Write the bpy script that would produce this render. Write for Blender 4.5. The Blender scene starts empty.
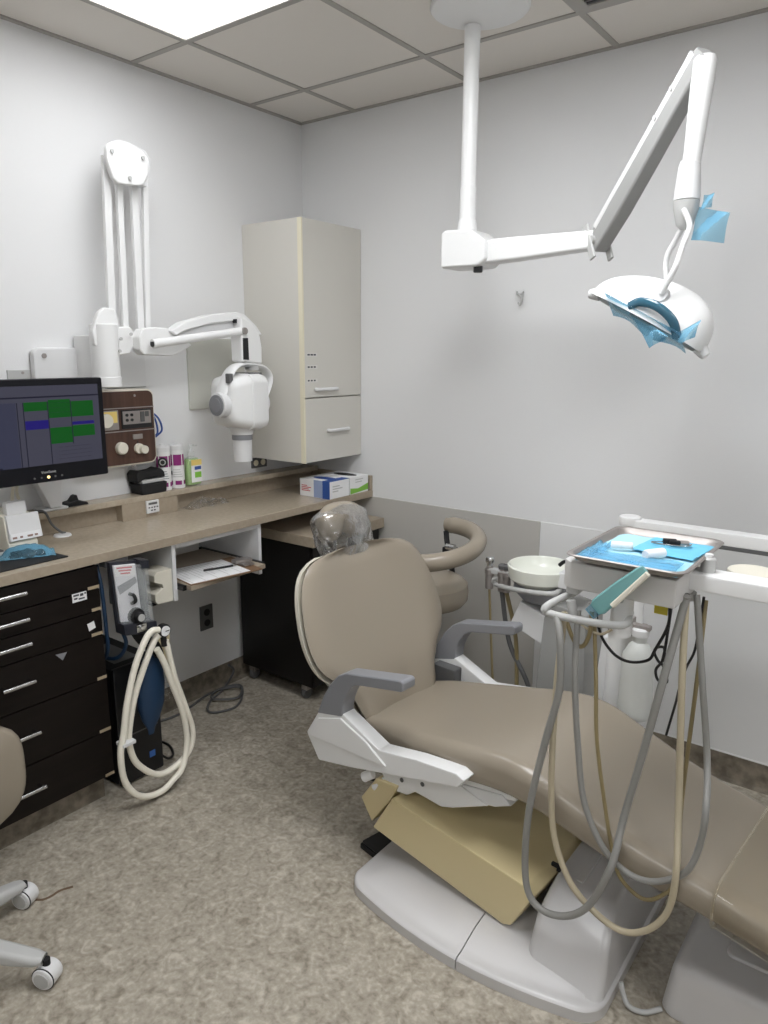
import bpy, bmesh, math, random
from mathutils import Vector, Matrix, noise
random.seed(7)
sc = bpy.context.scene
COL = sc.collection
R = math.radians
PI = math.pi

# ------------------------------------------------------------------ materials
def lin(c):
    return tuple((v/255/12.92) if v/255 <= .04045 else ((v/255+.055)/1.055)**2.4 for v in c)
def mat(name, rgb, rough=.5, metal=0, alpha=1, emit=None, estr=0, spec=.5, bump=0, bscale=60, coat=0, var=0, vscale=8, trans=0):
    m = bpy.data.materials.new(name); m.use_nodes = True
    nt = m.node_tree; b = nt.nodes['Principled BSDF']
    c = lin(rgb)
    b.inputs['Base Color'].default_value = (*c, 1)
    b.inputs['Roughness'].default_value = rough
    b.inputs['Metallic'].default_value = metal
    b.inputs['Alpha'].default_value = alpha
    b.inputs['Specular IOR Level'].default_value = spec
    b.inputs['Coat Weight'].default_value = coat
    b.inputs['Transmission Weight'].default_value = trans
    if emit:
        b.inputs['Emission Color'].default_value = (*lin(emit), 1); b.inputs['Emission Strength'].default_value = estr
    tc = nt.nodes.new('ShaderNodeTexCoord')
    if var:
        n = nt.nodes.new('ShaderNodeTexNoise'); n.inputs['Scale'].default_value = vscale; n.inputs['Detail'].default_value = 4
        nt.links.new(tc.outputs['Object'], n.inputs['Vector'])
        r = nt.nodes.new('ShaderNodeValToRGB')
        r.color_ramp.elements[0].position = .3; r.color_ramp.elements[1].position = .7
        r.color_ramp.elements[0].color = (*[v*(1-var) for v in c], 1); r.color_ramp.elements[1].color = (*[min(1, v*(1+var)) for v in c], 1)
        nt.links.new(n.outputs['Fac'], r.inputs['Fac']); nt.links.new(r.outputs['Color'], b.inputs['Base Color'])
    if bump:
        n = nt.nodes.new('ShaderNodeTexNoise'); n.inputs['Scale'].default_value = bscale; n.inputs['Detail'].default_value = 3
        nt.links.new(tc.outputs['Object'], n.inputs['Vector'])
        bp = nt.nodes.new('ShaderNodeBump'); bp.inputs['Strength'].default_value = bump; bp.inputs['Distance'].default_value = .01
        nt.links.new(n.outputs['Fac'], bp.inputs['Height']); nt.links.new(bp.outputs['Normal'], b.inputs['Normal'])
    return m
def ramp_mat(name, stops, scale, rough=.5, stretch=(1,1,1), detail=6, bump=0, spec=.4, dist=0, scale2=None):
    m = bpy.data.materials.new(name); m.use_nodes = True
    nt = m.node_tree; b = nt.nodes['Principled BSDF']; b.inputs['Roughness'].default_value = rough; b.inputs['Specular IOR Level'].default_value = spec
    tc = nt.nodes.new('ShaderNodeTexCoord'); mp = nt.nodes.new('ShaderNodeMapping'); mp.inputs['Scale'].default_value = stretch
    nt.links.new(tc.outputs['Object'], mp.inputs['Vector'])
    n = nt.nodes.new('ShaderNodeTexNoise'); n.inputs['Scale'].default_value = scale; n.inputs['Detail'].default_value = detail; n.inputs['Distortion'].default_value = dist
    nt.links.new(mp.outputs['Vector'], n.inputs['Vector'])
    fac = n.outputs['Fac']
    if scale2:
        n2 = nt.nodes.new('ShaderNodeTexNoise'); n2.inputs['Scale'].default_value = scale2; n2.inputs['Detail'].default_value = 3
        nt.links.new(mp.outputs['Vector'], n2.inputs['Vector'])
        mx = nt.nodes.new('ShaderNodeMix'); mx.inputs['Factor'].default_value = .4
        nt.links.new(n.outputs['Fac'], mx.inputs[2]); nt.links.new(n2.outputs['Fac'], mx.inputs[3]); fac = mx.outputs[0]
    r = nt.nodes.new('ShaderNodeValToRGB'); e = r.color_ramp.elements
    while len(e) < len(stops): e.new(.5)
    for k, (p, c) in enumerate(stops): e[k].position = p; e[k].color = (*lin(c), 1)
    nt.links.new(fac, r.inputs['Fac']); nt.links.new(r.outputs['Color'], b.inputs['Base Color'])
    if bump:
        bp = nt.nodes.new('ShaderNodeBump'); bp.inputs['Strength'].default_value = bump; bp.inputs['Distance'].default_value = .004
        nt.links.new(fac, bp.inputs['Height']); nt.links.new(bp.outputs['Normal'], b.inputs['Normal'])
    return m

WALL = mat('wall_paint', (228,228,228), .75, bump=.06, bscale=180, spec=.25)
WAIN = mat('grey_laminate', (190,187,181), .5, spec=.3)
ARMG = mat('arm_grey', (160,160,158), .45)
WAIN2 = mat('white_laminate', (228,228,227), .5)
TILE = mat('ceiling_tile', (228,223,216), .9, bump=.12, bscale=240, spec=.1)
TBAR = mat('ceiling_bar', (170,166,160), .6)
FLOOR = ramp_mat('marbled_vinyl', [(.36,(136,128,114)),(.46,(160,152,138)),(.54,(172,164,150)),(.64,(192,185,171))], 24, .4, detail=12, spec=.35, dist=1.2, scale2=70)
COVE = ramp_mat('cove_vinyl', [(.35,(100,92,80)),(.65,(140,131,117))], 26, .5)
COUNTER = ramp_mat('counter_laminate', [(.3,(166,154,136)),(.7,(178,166,148))], 60, .22, spec=.45)
EDGE = ramp_mat('counter_edge', [(.3,(158,145,127)),(.7,(168,155,137))], 60, .4)
DARK = ramp_mat('dark_wood', [(.3,(17,12,9)),(.7,(25,19,16))], 6, .5, stretch=(8,1,8), spec=.22)
BLACKWOOD = ramp_mat('black_wood', [(.3,(12,10,10)),(.7,(17,14,13))], 6, .4, stretch=(8,1,8))
BROWN = ramp_mat('walnut_panel', [(.3,(68,46,37)),(.7,(90,64,52))], 5, .4, stretch=(10,10,.6))
CHIP = mat('bare_particleboard', (172,156,130), .8)
WHITE = mat('white_enamel', (232,232,231), .32)
WHITE2 = mat('white_plastic', (222,222,222), .4)
OFFW = mat('cream_plastic', (226,221,206), .45)
CAB = mat('grey_white_laminate', (209,206,198), .42)
CABEDGE = mat('cream_edge_band', (226,219,196), .5)
VINYL = mat('taupe_vinyl', (152,142,127), .25, bump=.03, bscale=220, spec=.45)
GREY = mat('grey_plastic', (134,135,139), .42)
LGREY = mat('light_grey_plastic', (186,186,184), .4)
UNIT = mat('unit_grey', (205,203,200), .38)
DGREY = mat('dark_grey', (92,92,92), .5)
BLACK = mat('black_plastic', (22,22,24), .4)
SOFTBLACK = mat('black_matte', (18,18,20), .7)
YEL = mat('tan_cover_paint', (214,198,154), .35)
BASEW = mat('base_white', (202,200,199), .3)
CHROME = mat('chrome', (200,200,200), .18, metal=1)
STEEL = mat('satin_steel', (168,162,158), .55, metal=.85)
def film_mat(name, tint, body, k, base, rough=.12, bscale=45, bump=.6, gloss=False):
    # thin plastic film: see-through with a glossy, crinkled surface
    m = bpy.data.materials.new(name); m.use_nodes = True; nt = m.node_tree; nt.nodes.clear()
    out = nt.nodes.new('ShaderNodeOutputMaterial'); mix = nt.nodes.new('ShaderNodeMixShader'); tr = nt.nodes.new('ShaderNodeBsdfTransparent')
    p = nt.nodes.new('ShaderNodeBsdfPrincipled'); fr = nt.nodes.new('ShaderNodeFresnel'); fr.inputs['IOR'].default_value = 1.5
    if gloss:
        p = nt.nodes.new('ShaderNodeBsdfGlossy'); p.inputs['Color'].default_value = (*lin(body), 1); p.inputs['Roughness'].default_value = rough
    tr.inputs[0].default_value = (*lin(tint), 1)
    if not gloss: p.inputs['Base Color'].default_value = (*lin(body), 1); p.inputs['Roughness'].default_value = rough; p.inputs['Specular IOR Level'].default_value = 1
    tc = nt.nodes.new('ShaderNodeTexCoord'); n = nt.nodes.new('ShaderNodeTexNoise'); n.inputs['Scale'].default_value = bscale; n.inputs['Detail'].default_value = 3
    bp = nt.nodes.new('ShaderNodeBump'); bp.inputs['Strength'].default_value = bump; bp.inputs['Distance'].default_value = .01
    nt.links.new(tc.outputs['Object'], n.inputs['Vector']); nt.links.new(n.outputs['Fac'], bp.inputs['Height'])
    nt.links.new(bp.outputs['Normal'], fr.inputs['Normal']); nt.links.new(bp.outputs['Normal'], p.inputs['Normal'])
    ma = nt.nodes.new('ShaderNodeMath'); ma.operation = 'MULTIPLY_ADD'; ma.inputs[1].default_value = k; ma.inputs[2].default_value = base; ma.use_clamp = True
    nt.links.new(fr.outputs[0], ma.inputs[0]); nt.links.new(ma.outputs[0], mix.inputs[0]); nt.links.new(tr.outputs[0], mix.inputs[1]); nt.links.new(p.outputs[0], mix.inputs[2]); nt.links.new(mix.outputs[0], out.inputs[0])
    return m
CLEAR = film_mat('clear_film', (252,252,252), (255,255,255), .75, .015, .17, 26, .5, True)
CLEAR2 = film_mat('thin_clear_film', (252,252,252), (255,255,255), .4, .01, .2, 30, .4, True)
CLEARW = film_mat('clear_cover', (254,253,250), (255,252,245), .5, .0, .08, 12, .12, True)
ACRYL = mat('acrylic', (235,240,240), .05, alpha=.15, spec=.9)
BFILM = film_mat('blue_film', (212,235,245), (168,214,232), .5, .07, .15, 40, .3)
BLUEP = mat('blue_paper', (112,192,226), .8)
LBLUE = mat('pale_blue_paper', (172,216,230), .8)
TEAL = mat('teal_film', (124,178,178), .25, alpha=.85)
DTEAL = mat('blue_glazed_film', (52,96,116), .12, coat=.6)
NAVY = mat('navy_rubber', (22,52,82), .5)
HOSEC = mat('cream_hose', (240,235,220), .45)
HGREY = mat('grey_hose', (140,139,135), .45)
HBEIGE = mat('beige_hose', (184,173,148), .45)
HOLIVE = mat('olive_hose', (140,126,90), .45)
PAPER = mat('white_paper', (236,236,236), .8)
INK = mat('ink', (70,70,76), .8)
RED = mat('red_print', (198,66,76), .6)
PURP = mat('purple_print', (136,34,112), .5)
GREEN = mat('green_print', (126,186,66), .5)
BLUEI = mat('blue_print', (48,82,152), .5)
YELI = mat('yellow_print', (232,206,120), .5)
YTAG = mat('yellow_tag', (206,190,60), .6)
SANI = mat('green_gel', (160,198,112), .15, alpha=.85)
BOWL = mat('bowl_white', (232,234,224), .22)
NBOT = mat('frosted_bottle', (216,218,214), .35, alpha=.85)
LIGHT_DIM = mat('lit_diffuser_dim', (255,255,255), .5, emit=(250,252,255), estr=7.0)  # emission set below the other panels to keep the left wall less bright
LIGHT = mat('lit_diffuser', (255,255,255), .5, emit=(250,252,255), estr=13)
BEZEL = mat('monitor_bezel', (10,10,17), .5, spec=.25)
SCR = mat('screen_base', (10,10,14), .4, spec=.1, emit=(74,74,88), estr=.62)
SCRD = mat('screen_dark', (10,10,14), .4, spec=.1, emit=(30,30,44), estr=.8)
SCRG = mat('screen_green', (10,10,14), .4, spec=.1, emit=(14,84,24), estr=.7)
SCRB = mat('screen_blue', (10,10,14), .4, spec=.1, emit=(38,30,120), estr=.6)
SCRL = mat('screen_side', (10,10,14), .4, spec=.1, emit=(62,64,84), estr=.62)
MIRR = mat('lamp_reflector', (150,155,160), .15, metal=.8)
AMBER = mat('amber_led', (255,230,160), .4, emit=(255,226,150), estr=1.2)

# ------------------------------------------------------------------ mesh builder
class M:
    def __init__(s): s.v = []; s.f = []; s.mi = []; s.m = 0
    def add(s, verts, faces):
        o = len(s.v); s.v += [tuple(v) for v in verts]
        for f in faces: s.f.append(tuple(i+o for i in f)); s.mi.append(s.m)
        return s
    def bm(s, bm, mtx=None):
        if mtx is not None: bmesh.ops.transform(bm, matrix=mtx, verts=bm.verts)
        bm.verts.index_update()
        s.add([v.co[:] for v in bm.verts], [[v.index for v in f.verts] for f in bm.faces]); bm.free(); return s
    def box(s, a, b, bev=0, mtx=None, seg=2):
        bm = bmesh.new(); bmesh.ops.create_cube(bm, size=1)
        lo = [min(p, q) for p, q in zip(a, b)]; hi = [max(p, q) for p, q in zip(a, b)]
        for v in bm.verts: v.co = Vector([lo[i]+(v.co[i]+.5)*(hi[i]-lo[i]) for i in range(3)])
        if bev: bmesh.ops.bevel(bm, geom=bm.edges[:], offset=min(bev, .49*min(hi[i]-lo[i] for i in range(3))), segments=seg, profile=.5, affect='EDGES')
        return s.bm(bm, mtx)
    def prism(s, poly, axis, a, b, bev=0, seg=2, mtx=None):
        # poly: 2-D points in the other two axes (x: (y,z), y: (x,z), z: (x,y))
        def P(p, t): return {'x': (t, p[0], p[1]), 'y': (p[0], t, p[1]), 'z': (p[0], p[1], t)}[axis]
        bm = bmesh.new(); n = len(poly)
        A = [bm.verts.new(P(p, a)) for p in poly]; B = [bm.verts.new(P(p, b)) for p in poly]
        bm.faces.new(A[::-1]); bm.faces.new(B)
        for i in range(n): bm.faces.new((A[i], A[(i+1) % n], B[(i+1) % n], B[i]))
        bmesh.ops.recalc_face_normals(bm, faces=bm.faces)
        if bev: bmesh.ops.bevel(bm, geom=bm.edges[:], offset=bev, segments=seg, profile=.5, affect='EDGES', clamp_overlap=True)
        return s.bm(bm, mtx)
    def loft(s, rings, cap=True, closed=False):
        n = len(rings[0]); vs = [p for r in rings for p in r]; fs = []
        K = len(rings)
        for k in range(K if closed else K-1):
            for i in range(n):
                j = (i+1) % n; k2 = (k+1) % K
                fs.append((k*n+i, k*n+j, k2*n+j, k2*n+i))
        if cap and not closed: fs += [tuple(range(n))[::-1], tuple(range((K-1)*n, K*n))]
        bm = bmesh.new(); V = [bm.verts.new(p) for p in vs]
        for f in fs:
            try: bm.faces.new([V[i] for i in f])
            except ValueError: pass
        bmesh.ops.recalc_face_normals(bm, faces=bm.faces)
        return s.bm(bm)
    def cyl(s, p, q, r, r2=None, seg=20, cap=True, bev=0):
        p = Vector(p); q = Vector(q); d = (q-p); L = d.length; d.normalize()
        a = d.orthogonal().normalized(); b = d.cross(a); r2 = r if r2 is None else r2
        st = [(0, r), (L, r2)]
        if bev: st = [(0, r-bev), (bev*.3, r-bev*.3), (bev, r), (L-bev, r2), (L-bev*.3, r2-bev*.3), (L, r2-bev)]
        return s.loft([[p+d*t+(a*math.cos(2*PI*i/seg)+b*math.sin(2*PI*i/seg))*rr for i in range(seg)] for t, rr in st], cap)
    def lathe(s, prof, c=(0,0,0), ax=(0,0,1), seg=28, cap=True):
        d = Vector(ax).normalized(); a = d.orthogonal().normalized(); b = d.cross(a); c = Vector(c)
        return s.loft([[c+d*z+(a*math.cos(2*PI*i/seg)+b*math.sin(2*PI*i/seg))*max(r, 1e-4) for i in range(seg)] for r, z in prof], cap)
    def tube(s, pts, r, seg=10, sub=6, closed=False, smooth=True, flat=None):
        P = [Vector(p) for p in pts]
        if smooth and len(P) > 2: P = catmull(P, sub, closed)
        rings = []; up = None; n = len(P)
        for i, p in enumerate(P):
            t = (P[(i+1) % n]-P[i-1]) if closed else (P[min(i+1, n-1)]-P[max(i-1, 0)])
            t.normalize()
            if up is None: up = t.orthogonal().normalized() if flat is None else Vector(flat)
            up = (up-t*up.dot(t)).normalized(); bb = t.cross(up)
            rr = r(i/(n-1)) if callable(r) else r
            ra, rb = rr if isinstance(rr, tuple) else (rr, rr)
            rings.append([p+up*math.cos(2*PI*k/seg)*ra+bb*math.sin(2*PI*k/seg)*rb for k in range(seg)])
        return s.loft(rings, True, closed)
    def ball(s, c, rad, mtx=None, e=1.0, seg=24, ring=14):
        if not hasattr(rad, '__len__'): rad = (rad,)*3
        sg = lambda x, p: math.copysign(abs(x)**p, x)
        rs = []
        for k in range(1, ring):
            ph = -PI/2+PI*k/ring
            rs.append([Vector((rad[0]*sg(math.cos(ph), e)*sg(math.cos(2*PI*i/seg), e), rad[1]*sg(math.cos(ph), e)*sg(math.sin(2*PI*i/seg), e), rad[2]*sg(math.sin(ph), e))) for i in range(seg)])
        mt = mtx or Matrix.Identity(3); c = Vector(c)
        return s.loft([[c+mt @ p for p in r] for r in rs])
    def sheet(s, fn, nu, nv, th=.0015):
        # a surface fn(u,v) given real thickness
        P = [[Vector(fn(i/nu, j/nv)) for j in range(nv+1)] for i in range(nu+1)]
        N = []
        for i in range(nu+1):
            row = []
            for j in range(nv+1):
                a = P[min(i+1, nu)][j]-P[max(i-1, 0)][j]; b = P[i][min(j+1, nv)]-P[i][max(j-1, 0)]
                n_ = a.cross(b); row.append(n_.normalized() if n_.length > 1e-9 else Vector((0,0,1)))
            N.append(row)
        vs = []; idx = {}
        for sgn in (1, -1):
            for i in range(nu+1):
                for j in range(nv+1): idx[sgn, i, j] = len(vs); vs.append(P[i][j]+N[i][j]*th*.5*sgn)
        fs = []
        for i in range(nu):
            for j in range(nv):
                q = [(i, j), (i+1, j), (i+1, j+1), (i, j+1)]
                fs.append([idx[1, a, b] for a, b in q]); fs.append([idx[-1, a, b] for a, b in q][::-1])
        rim = [(i, 0) for i in range(nu)]+[(nu, j) for j in range(nv)]+[(i, nv) for i in range(nu, 0, -1)]+[(0, j) for j in range(nv, 0, -1)]
        for k in range(len(rim)):
            a = rim[k]; b = rim[(k+1) % len(rim)]
            fs.append((idx[1, a[0], a[1]], idx[-1, a[0], a[1]], idx[-1, b[0], b[1]], idx[1, b[0], b[1]]))
        return s.add(vs, fs)
    def text(s, body, size, mtx, depth=.0004):
        cu = bpy.data.curves.new('t', 'FONT'); cu.body = body; cu.size = size; cu.extrude = depth; cu.align_x = 'CENTER'; cu.align_y = 'CENTER'; cu.resolution_u = 3
        ob = bpy.data.objects.new('t', cu); COL.objects.link(ob)
        dg = bpy.context.evaluated_depsgraph_get(); me = bpy.data.meshes.new_from_object(ob.evaluated_get(dg))
        s.add([mtx @ v.co for v in me.vertices], [p.vertices[:] for p in me.polygons])
        bpy.data.objects.remove(ob); bpy.data.curves.remove(cu); bpy.data.meshes.remove(me); return s

def catmull(P, sub, closed=False):
    out = []; n = len(P)
    for i in range(n if closed else n-1):
        if closed: p0, p1, p2, p3 = P[i-1], P[i], P[(i+1) % n], P[(i+2) % n]
        else:
            p1, p2 = P[i], P[i+1]
            p0 = P[i-1] if i else p1*2-p2; p3 = P[i+2] if i+2 < n else p2*2-p1
        for k in range(sub):
            t = k/sub
            out.append(.5*((2*p1)+(p2-p0)*t+(2*p0-5*p1+4*p2-p3)*t*t+(3*p1-p0-3*p2+p3)*t**3))
    if not closed: out.append(P[-1].copy())
    return out
def rrect(hx, hy, r, seg=4):
    out = []
    for cx, cy, a0 in ((hx-r, hy-r, 0), (-hx+r, hy-r, 90), (-hx+r, -hy+r, 180), (hx-r, -hy+r, 270)):
        for k in range(seg+1):
            a = R(a0+90*k/seg); out.append((cx+r*math.cos(a), cy+r*math.sin(a)))
    return out
def interp(xs, x):
    if x <= xs[0][0]: return xs[0][1]
    for (a, p), (b, q) in zip(xs, xs[1:]):
        if x <= b:
            t = (x-a)/(b-a); t = t*t*(3-2*t) if False else t
            return p+(q-p)*t
    return xs[-1][1]

# ------------------------------------------------------------------ objects
def link(name, mb, mats, ang=38):
    me = bpy.data.meshes.new(name); me.from_pydata(mb.v, [], mb.f)
    if not isinstance(mats, (list, tuple)): mats = [mats]
    for m in mats: me.materials.append(m)
    for p, i in zip(me.polygons, mb.mi): p.material_index = i
    me.update(); me.shade_smooth(); me.set_sharp_from_angle(angle=R(ang))
    o = bpy.data.objects.new(name, me); COL.objects.link(o)
    if len(me.vertices) < 2500: o.modifiers.new('weighted_normal', 'WEIGHTED_NORMAL').keep_sharp = True
    return o
def tag(o, label, cat, group=None):
    o['label'] = label; o['category'] = cat
    if group: o['group'] = group
    return o
def thing(name, label, cat, loc=(0,0,0), rz=0, group=None):
    o = bpy.data.objects.new(name, None); COL.objects.link(o); o.empty_display_size = .05
    o.location = loc; o.rotation_euler = (0, 0, rz); return tag(o, label, cat, group)
def part(name, mb, mats, par, local=False, label=None, ang=38):
    # mesh given in room coordinates (local=True: in the thing's own frame)
    root = par
    while root.parent: root = root.parent
    if not local:
        inv = (Matrix.Translation(root.location) @ root.rotation_euler.to_matrix().to_4x4()).inverted()
        mb.v = [tuple(inv @ Vector(v)) for v in mb.v]
    o = link(name, mb, mats, ang); o.parent = par
    if label: o['label'] = label
    return o
def single(name, mb, mats, label, cat, loc, group=None, ang=38):
    mb.v = [(v[0]-loc[0], v[1]-loc[1], v[2]-loc[2]) for v in mb.v]
    o = link(name, mb, mats, ang); o.location = loc; return tag(o, label, cat, group)
def struct(name, mb, mats):
    o = link(name, mb, mats); o['kind'] = 'structure'; return o
def copy_tree(o, par=None):
    c = o.copy(); COL.objects.link(c)
    if par: c.parent = par
    for ch in list(o.children): copy_tree(ch, c)
    return c

# ------------------------------------------------------------------ camera
cam = bpy.data.cameras.new('camera'); co = bpy.data.objects.new('camera', cam); COL.objects.link(co)
cam.sensor_fit = 'HORIZONTAL'; cam.sensor_width = 36; cam.lens = 34.416; cam.clip_start = .02
RW = ((0.7984848344, 0.6019950673, 0.0049556029), (0.1312660459, -0.166065466, -0.977338982), (-0.5875302818, 0.7810404602, -0.2116222018))
co.matrix_world = Matrix(((RW[0][0], -RW[1][0], -RW[2][0], 2.66074), (RW[0][1], -RW[1][1], -RW[2][1], -2.85261), (RW[0][2], -RW[1][2], -RW[2][2], 1.60085), (0, 0, 0, 1)))
sc.camera = co

# ------------------------------------------------------------------ room shell
H = 2.6845; XR = 4.1; YF = -4.4
struct('floor', M().box((-.1, YF-.1, -.1), (XR+.1, .1, 0)), FLOOR)
struct('wall_left', M().box((-.1, YF-.1, 0), (0, .1, H+.1)), WALL)
struct('wall_back', M().box((0, 0, 0), (XR+.1, .1, H+.1)), WALL)
struct('wall_right', M().box((XR, YF-.1, 0), (XR+.1, 0, H+.1)), WALL)
struct('wall_front', M().box((0, YF-.1, 0), (XR, YF, H+.1)), WALL)
struct('ceiling', M().box((0, YF, H), (XR, 0, H+.1)), TILE)
g = M(); GX = .3394; GY = -.3413; T = .61
for k in range(7):
    x = GX+T*k
    if x < XR: g.box((x-.012, YF, H-.004), (x+.012, 0, H+.002), .0015)
    y = GY-T*k
    if y > YF: g.box((0, y-.012, H-.0045), (XR, y+.012, H+.002), .0015)
g.box((0, YF, H-.006), (.02, 0, H+.001)); g.box((0, -.02, H-.006), (XR, 0, H+.001))
struct('trim_1', g, TBAR)
struct('trim_2', M().box((0, -.006, .1), (1.356, 0, .899), .001), WAIN)
struct('trim_3', M().box((1.357, -.005, .1), (XR, 0, .899), .001), WAIN2)
struct('baseboard_left', M().prism([(0, 0), (.035, 0), (.014, .008), (.007, .025), (.006, .1), (0, .1)], 'y', YF, 0), COVE)
struct('baseboard_back', M().prism([(0, 0), (-.035, 0), (-.014, .008), (-.007, .025), (-.0065, .1), (0, .1)], 'x', 0, XR), COVE)
struct('trim_4', M().box((.5, -.0075, .1), (XR, 0, .106), .001), WHITE)

# ------------------------------------------------------------------ ceiling fixtures
def panel_light(x0, y1, x1, y0, label, m=LIGHT):
    t = thing('ceiling_light', label, 'ceiling light', ((x0+x1)/2, (y0+y1)/2, H), 0, 'ceiling panel lights')
    f = M()
    for a, b in (((x0+.012, y0+.012), (x0+.03, y1-.012)), ((x1-.03, y0+.012), (x1-.012, y1-.012)), ((x0+.03, y0+.012), (x1-.03, y0+.03)), ((x0+.03, y1-.03), (x1-.03, y1-.012))):
        f.box((*a, H-.012), (*b, H), .002)
    part('frame', f, TBAR, t)
    part('diffuser', M().box((x0+.03, y0+.03, H-.007), (x1-.03, y1-.03, H-.001)), m, t)
    return t
panel_light(GX, GY-T, GX+T, GY-2*T, 'lit square white panel light set in the ceiling above the desk wall', LIGHT_DIM)
panel_light(GX+2*T, GY-T, GX+3*T, GY-3*T, 'added ceiling fill light panel above the chair seat, outside the frame')  # added out of view to light the chair and floor from above
panel_light(GX+3*T, GY-5*T, GX+4*T, GY-6*T, 'added ceiling fill light panel at the front of the room, outside the frame')  # extra unseen panel, placed for more light on back wall and backrest
panel_light(GX+5*T-.01, GY-2*T, GX+6*T-.01, GY-3*T, 'added ceiling fill light panel at the right end of the room, outside the frame')  # unseen panel put in to brighten the leg rest and low right wall
t = thing('air_vent', 'dark grey slatted air vent in the ceiling at the top edge', 'vent', (1.86, -.64, H))
part('frame', M().box((1.572, -.938, H-.006), (1.60, -.353, H)).box((2.13, -.938, H-.006), (2.158, -.353, H)).box((1.6, -.38, H-.006), (2.13, -.353, H)).box((1.6, -.938, H-.006), (2.13, -.91, H)), TBAR, t)
part('backing', M().box((1.60, -.91, H-.002), (2.13, -.38, H-.0005)), SOFTBLACK, t)
sl = M()
for k in range(26):
    y = -.388-.02*k; sl.box((1.6, y-.006, H-.005), (2.13, y+.002, H-.0025), 0)
part('slats', sl, DGREY, t)

# ------------------------------------------------------------------ exam lamp hung from the ceiling
t = thing('exam_light', 'white articulated dental exam lamp hanging from a ceiling pole', 'exam light', (1.25, -.5, H))
px, py = 1.25, -.5
part('canopy', M().lathe([(.158, 0), (.16, -.008), (.154, -.015), (.135, -.018), (.03, -.019)], (1.322, -.578, H)), WHITE, t)
part('collar', M().lathe([(.033, 0), (.033, -.014)], (px, py, H-.004)), WHITE2, t)
part('pole', M().cyl((px, py, H-.02), (px, py, 2.16), .0265).cyl((px, py, 2.165), (px, py, 2.055), .0285, .0285, bev=.002).cyl((px, py, 2.057), (px, py, 1.99), .0305, .038, bev=.002), WHITE, t)
part('joint_box', M().prism([(px-.075, 1.895), (px+.075, 1.895), (px+.105, 1.915), (px+.105, 1.975), (px+.045, 2.018), (px-.06, 2.022), (px-.075, 2.012)], 'y', py-.055, py+.075, .014, 3), WHITE, t)
part('knob', M().cyl((px+.06, py-.02, 1.9), (px+.06, py-.02, 1.876), .016, bev=.003), BLACK, t)
part('swing_arm', M().loft([[(x, py+q[0], z+q[1]) for q in rrect(w, h, .012)] for x, z, w, h in ((px+.06, 1.942, .034, .040), (px+.2, 1.945, .033, .038), (1.72, 1.952, .028, .029))]), WHITE, t)
A = Vector((1.735, -.5, 1.95)); B = Vector((2.056, -.7, 2.343))
hd = Vector((B.x-A.x, B.y-A.y, 0)).normalized(); sd = Vector((-hd.y, hd.x, 0)); ax = (B-A).normalized(); nn = ax.cross(sd)
if nn.z < 0: nn = -nn
def along(p, w, h, off=0): return [p+sd*q[0]+nn*(q[1]+off) for q in rrect(w, h, .008)]
part('spring_arm', M().loft([along(A-ax*.02, .026, .03), along(A+ax*.12, .027, .036), along(A+ax*.3, .026, .034), along(B-ax*.01, .024, .028), along(B+ax*.015, .022, .02)]), ARMG, t)
part('arm_cover', M().loft([along(A+ax*.03, .0285, .012, .024), along(B-ax*.0, .0265, .012, .02)]), WHITE, t)
bp = M()
for s_ in (-1, 1):
    q = A+sd*.034*s_
    a_, b_ = q-nn*.05-ax*.03, q+nn*.055+ax*.01; d_ = (b_-a_).normalized(); e_ = d_.cross(sd).normalized()
    bp.loft([[p+sd*c_[0]+e_*c_[1] for c_ in rrect(.0045, .013, .004, 3)] for p in (a_, b_)])
bp.cyl(A-sd*.036, A+sd*.036, .013)
part('hinge_plate', bp, LGREY, t)
for k, (d_, o_) in enumerate(((.09, .02), (.17, .022))):
    q = B-ax*d_+nn*o_
    part('screw', M().cyl(q-sd*.024, q-sd*.031, .006, seg=12), WHITE2, t)
N = Vector((2.046, -.7, 2.025))
part('yoke_tube', M().loft([[Vector((c[0]+w*math.cos(2*PI*i/20), c[1]+w*math.sin(2*PI*i/20), c[2])) for i in range(20)] for c, w in (((2.062, -.7, 2.345), .026), ((2.062, -.7, 2.335), .030), ((2.06, -.7, 2.28), .029), ((2.05, -.7, 2.09), .0225))]), WHITE, t)
part('neck', M().lathe([(.0235, .075), (.028, .062), (.033, .0), (.0335, -.022)], N), WHITE2, t)
part('neck_cone', M().lathe([(.0335, -.024), (.032, -.045), (.022, -.085), (.012, -.095)], N), LGREY, t)
HC = Vector((1.962, -.7, 1.685))                      # chord centre of the reflector
ha = Vector((.887, 0, -.462)); hb0 = Vector((.462, 0, .887)); hc0 = Vector((0, 1, 0)); tilt = R(11)
hb = hb0*math.cos(tilt)+hc0*math.sin(tilt); hc = hc0*math.cos(tilt)-hb0*math.sin(tilt)
def HP(a, b, c): return HC+ha*a+hb*b+hc*c
def shell(off, la, hbm, dc, n=28, m=16):
    rings = []
    for i in range(n+1):
        al = -PI/2+PI*i/n; a = la*math.sin(al); k = max(math.cos(al), .03)**.75
        hk = 1+.2*math.sin(al); rings.append([HP(a, (hbm*k*hk-off)*math.sin(PI*j/m), (dc*k-off)*math.cos(PI*j/m)) for j in range(m+1)])
    return rings
o_ = shell(0, .178, .128, .105); i_ = shell(.007, .172, .128, .105)
rs = [a_+b_[::-1] for a_, b_ in zip(o_, i_)]
part('reflector_shell', M().loft(rs), WHITE, t)
part('mirror', M().sheet(lambda u, v: HP(-.125+.25*u, .045+.05*math.sin(PI*u)*math.sin(PI*v)-.0, (v-.5)*.15*math.sin(PI*(u*.8+.1))), 12, 10, .003), MIRR, t)
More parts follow.
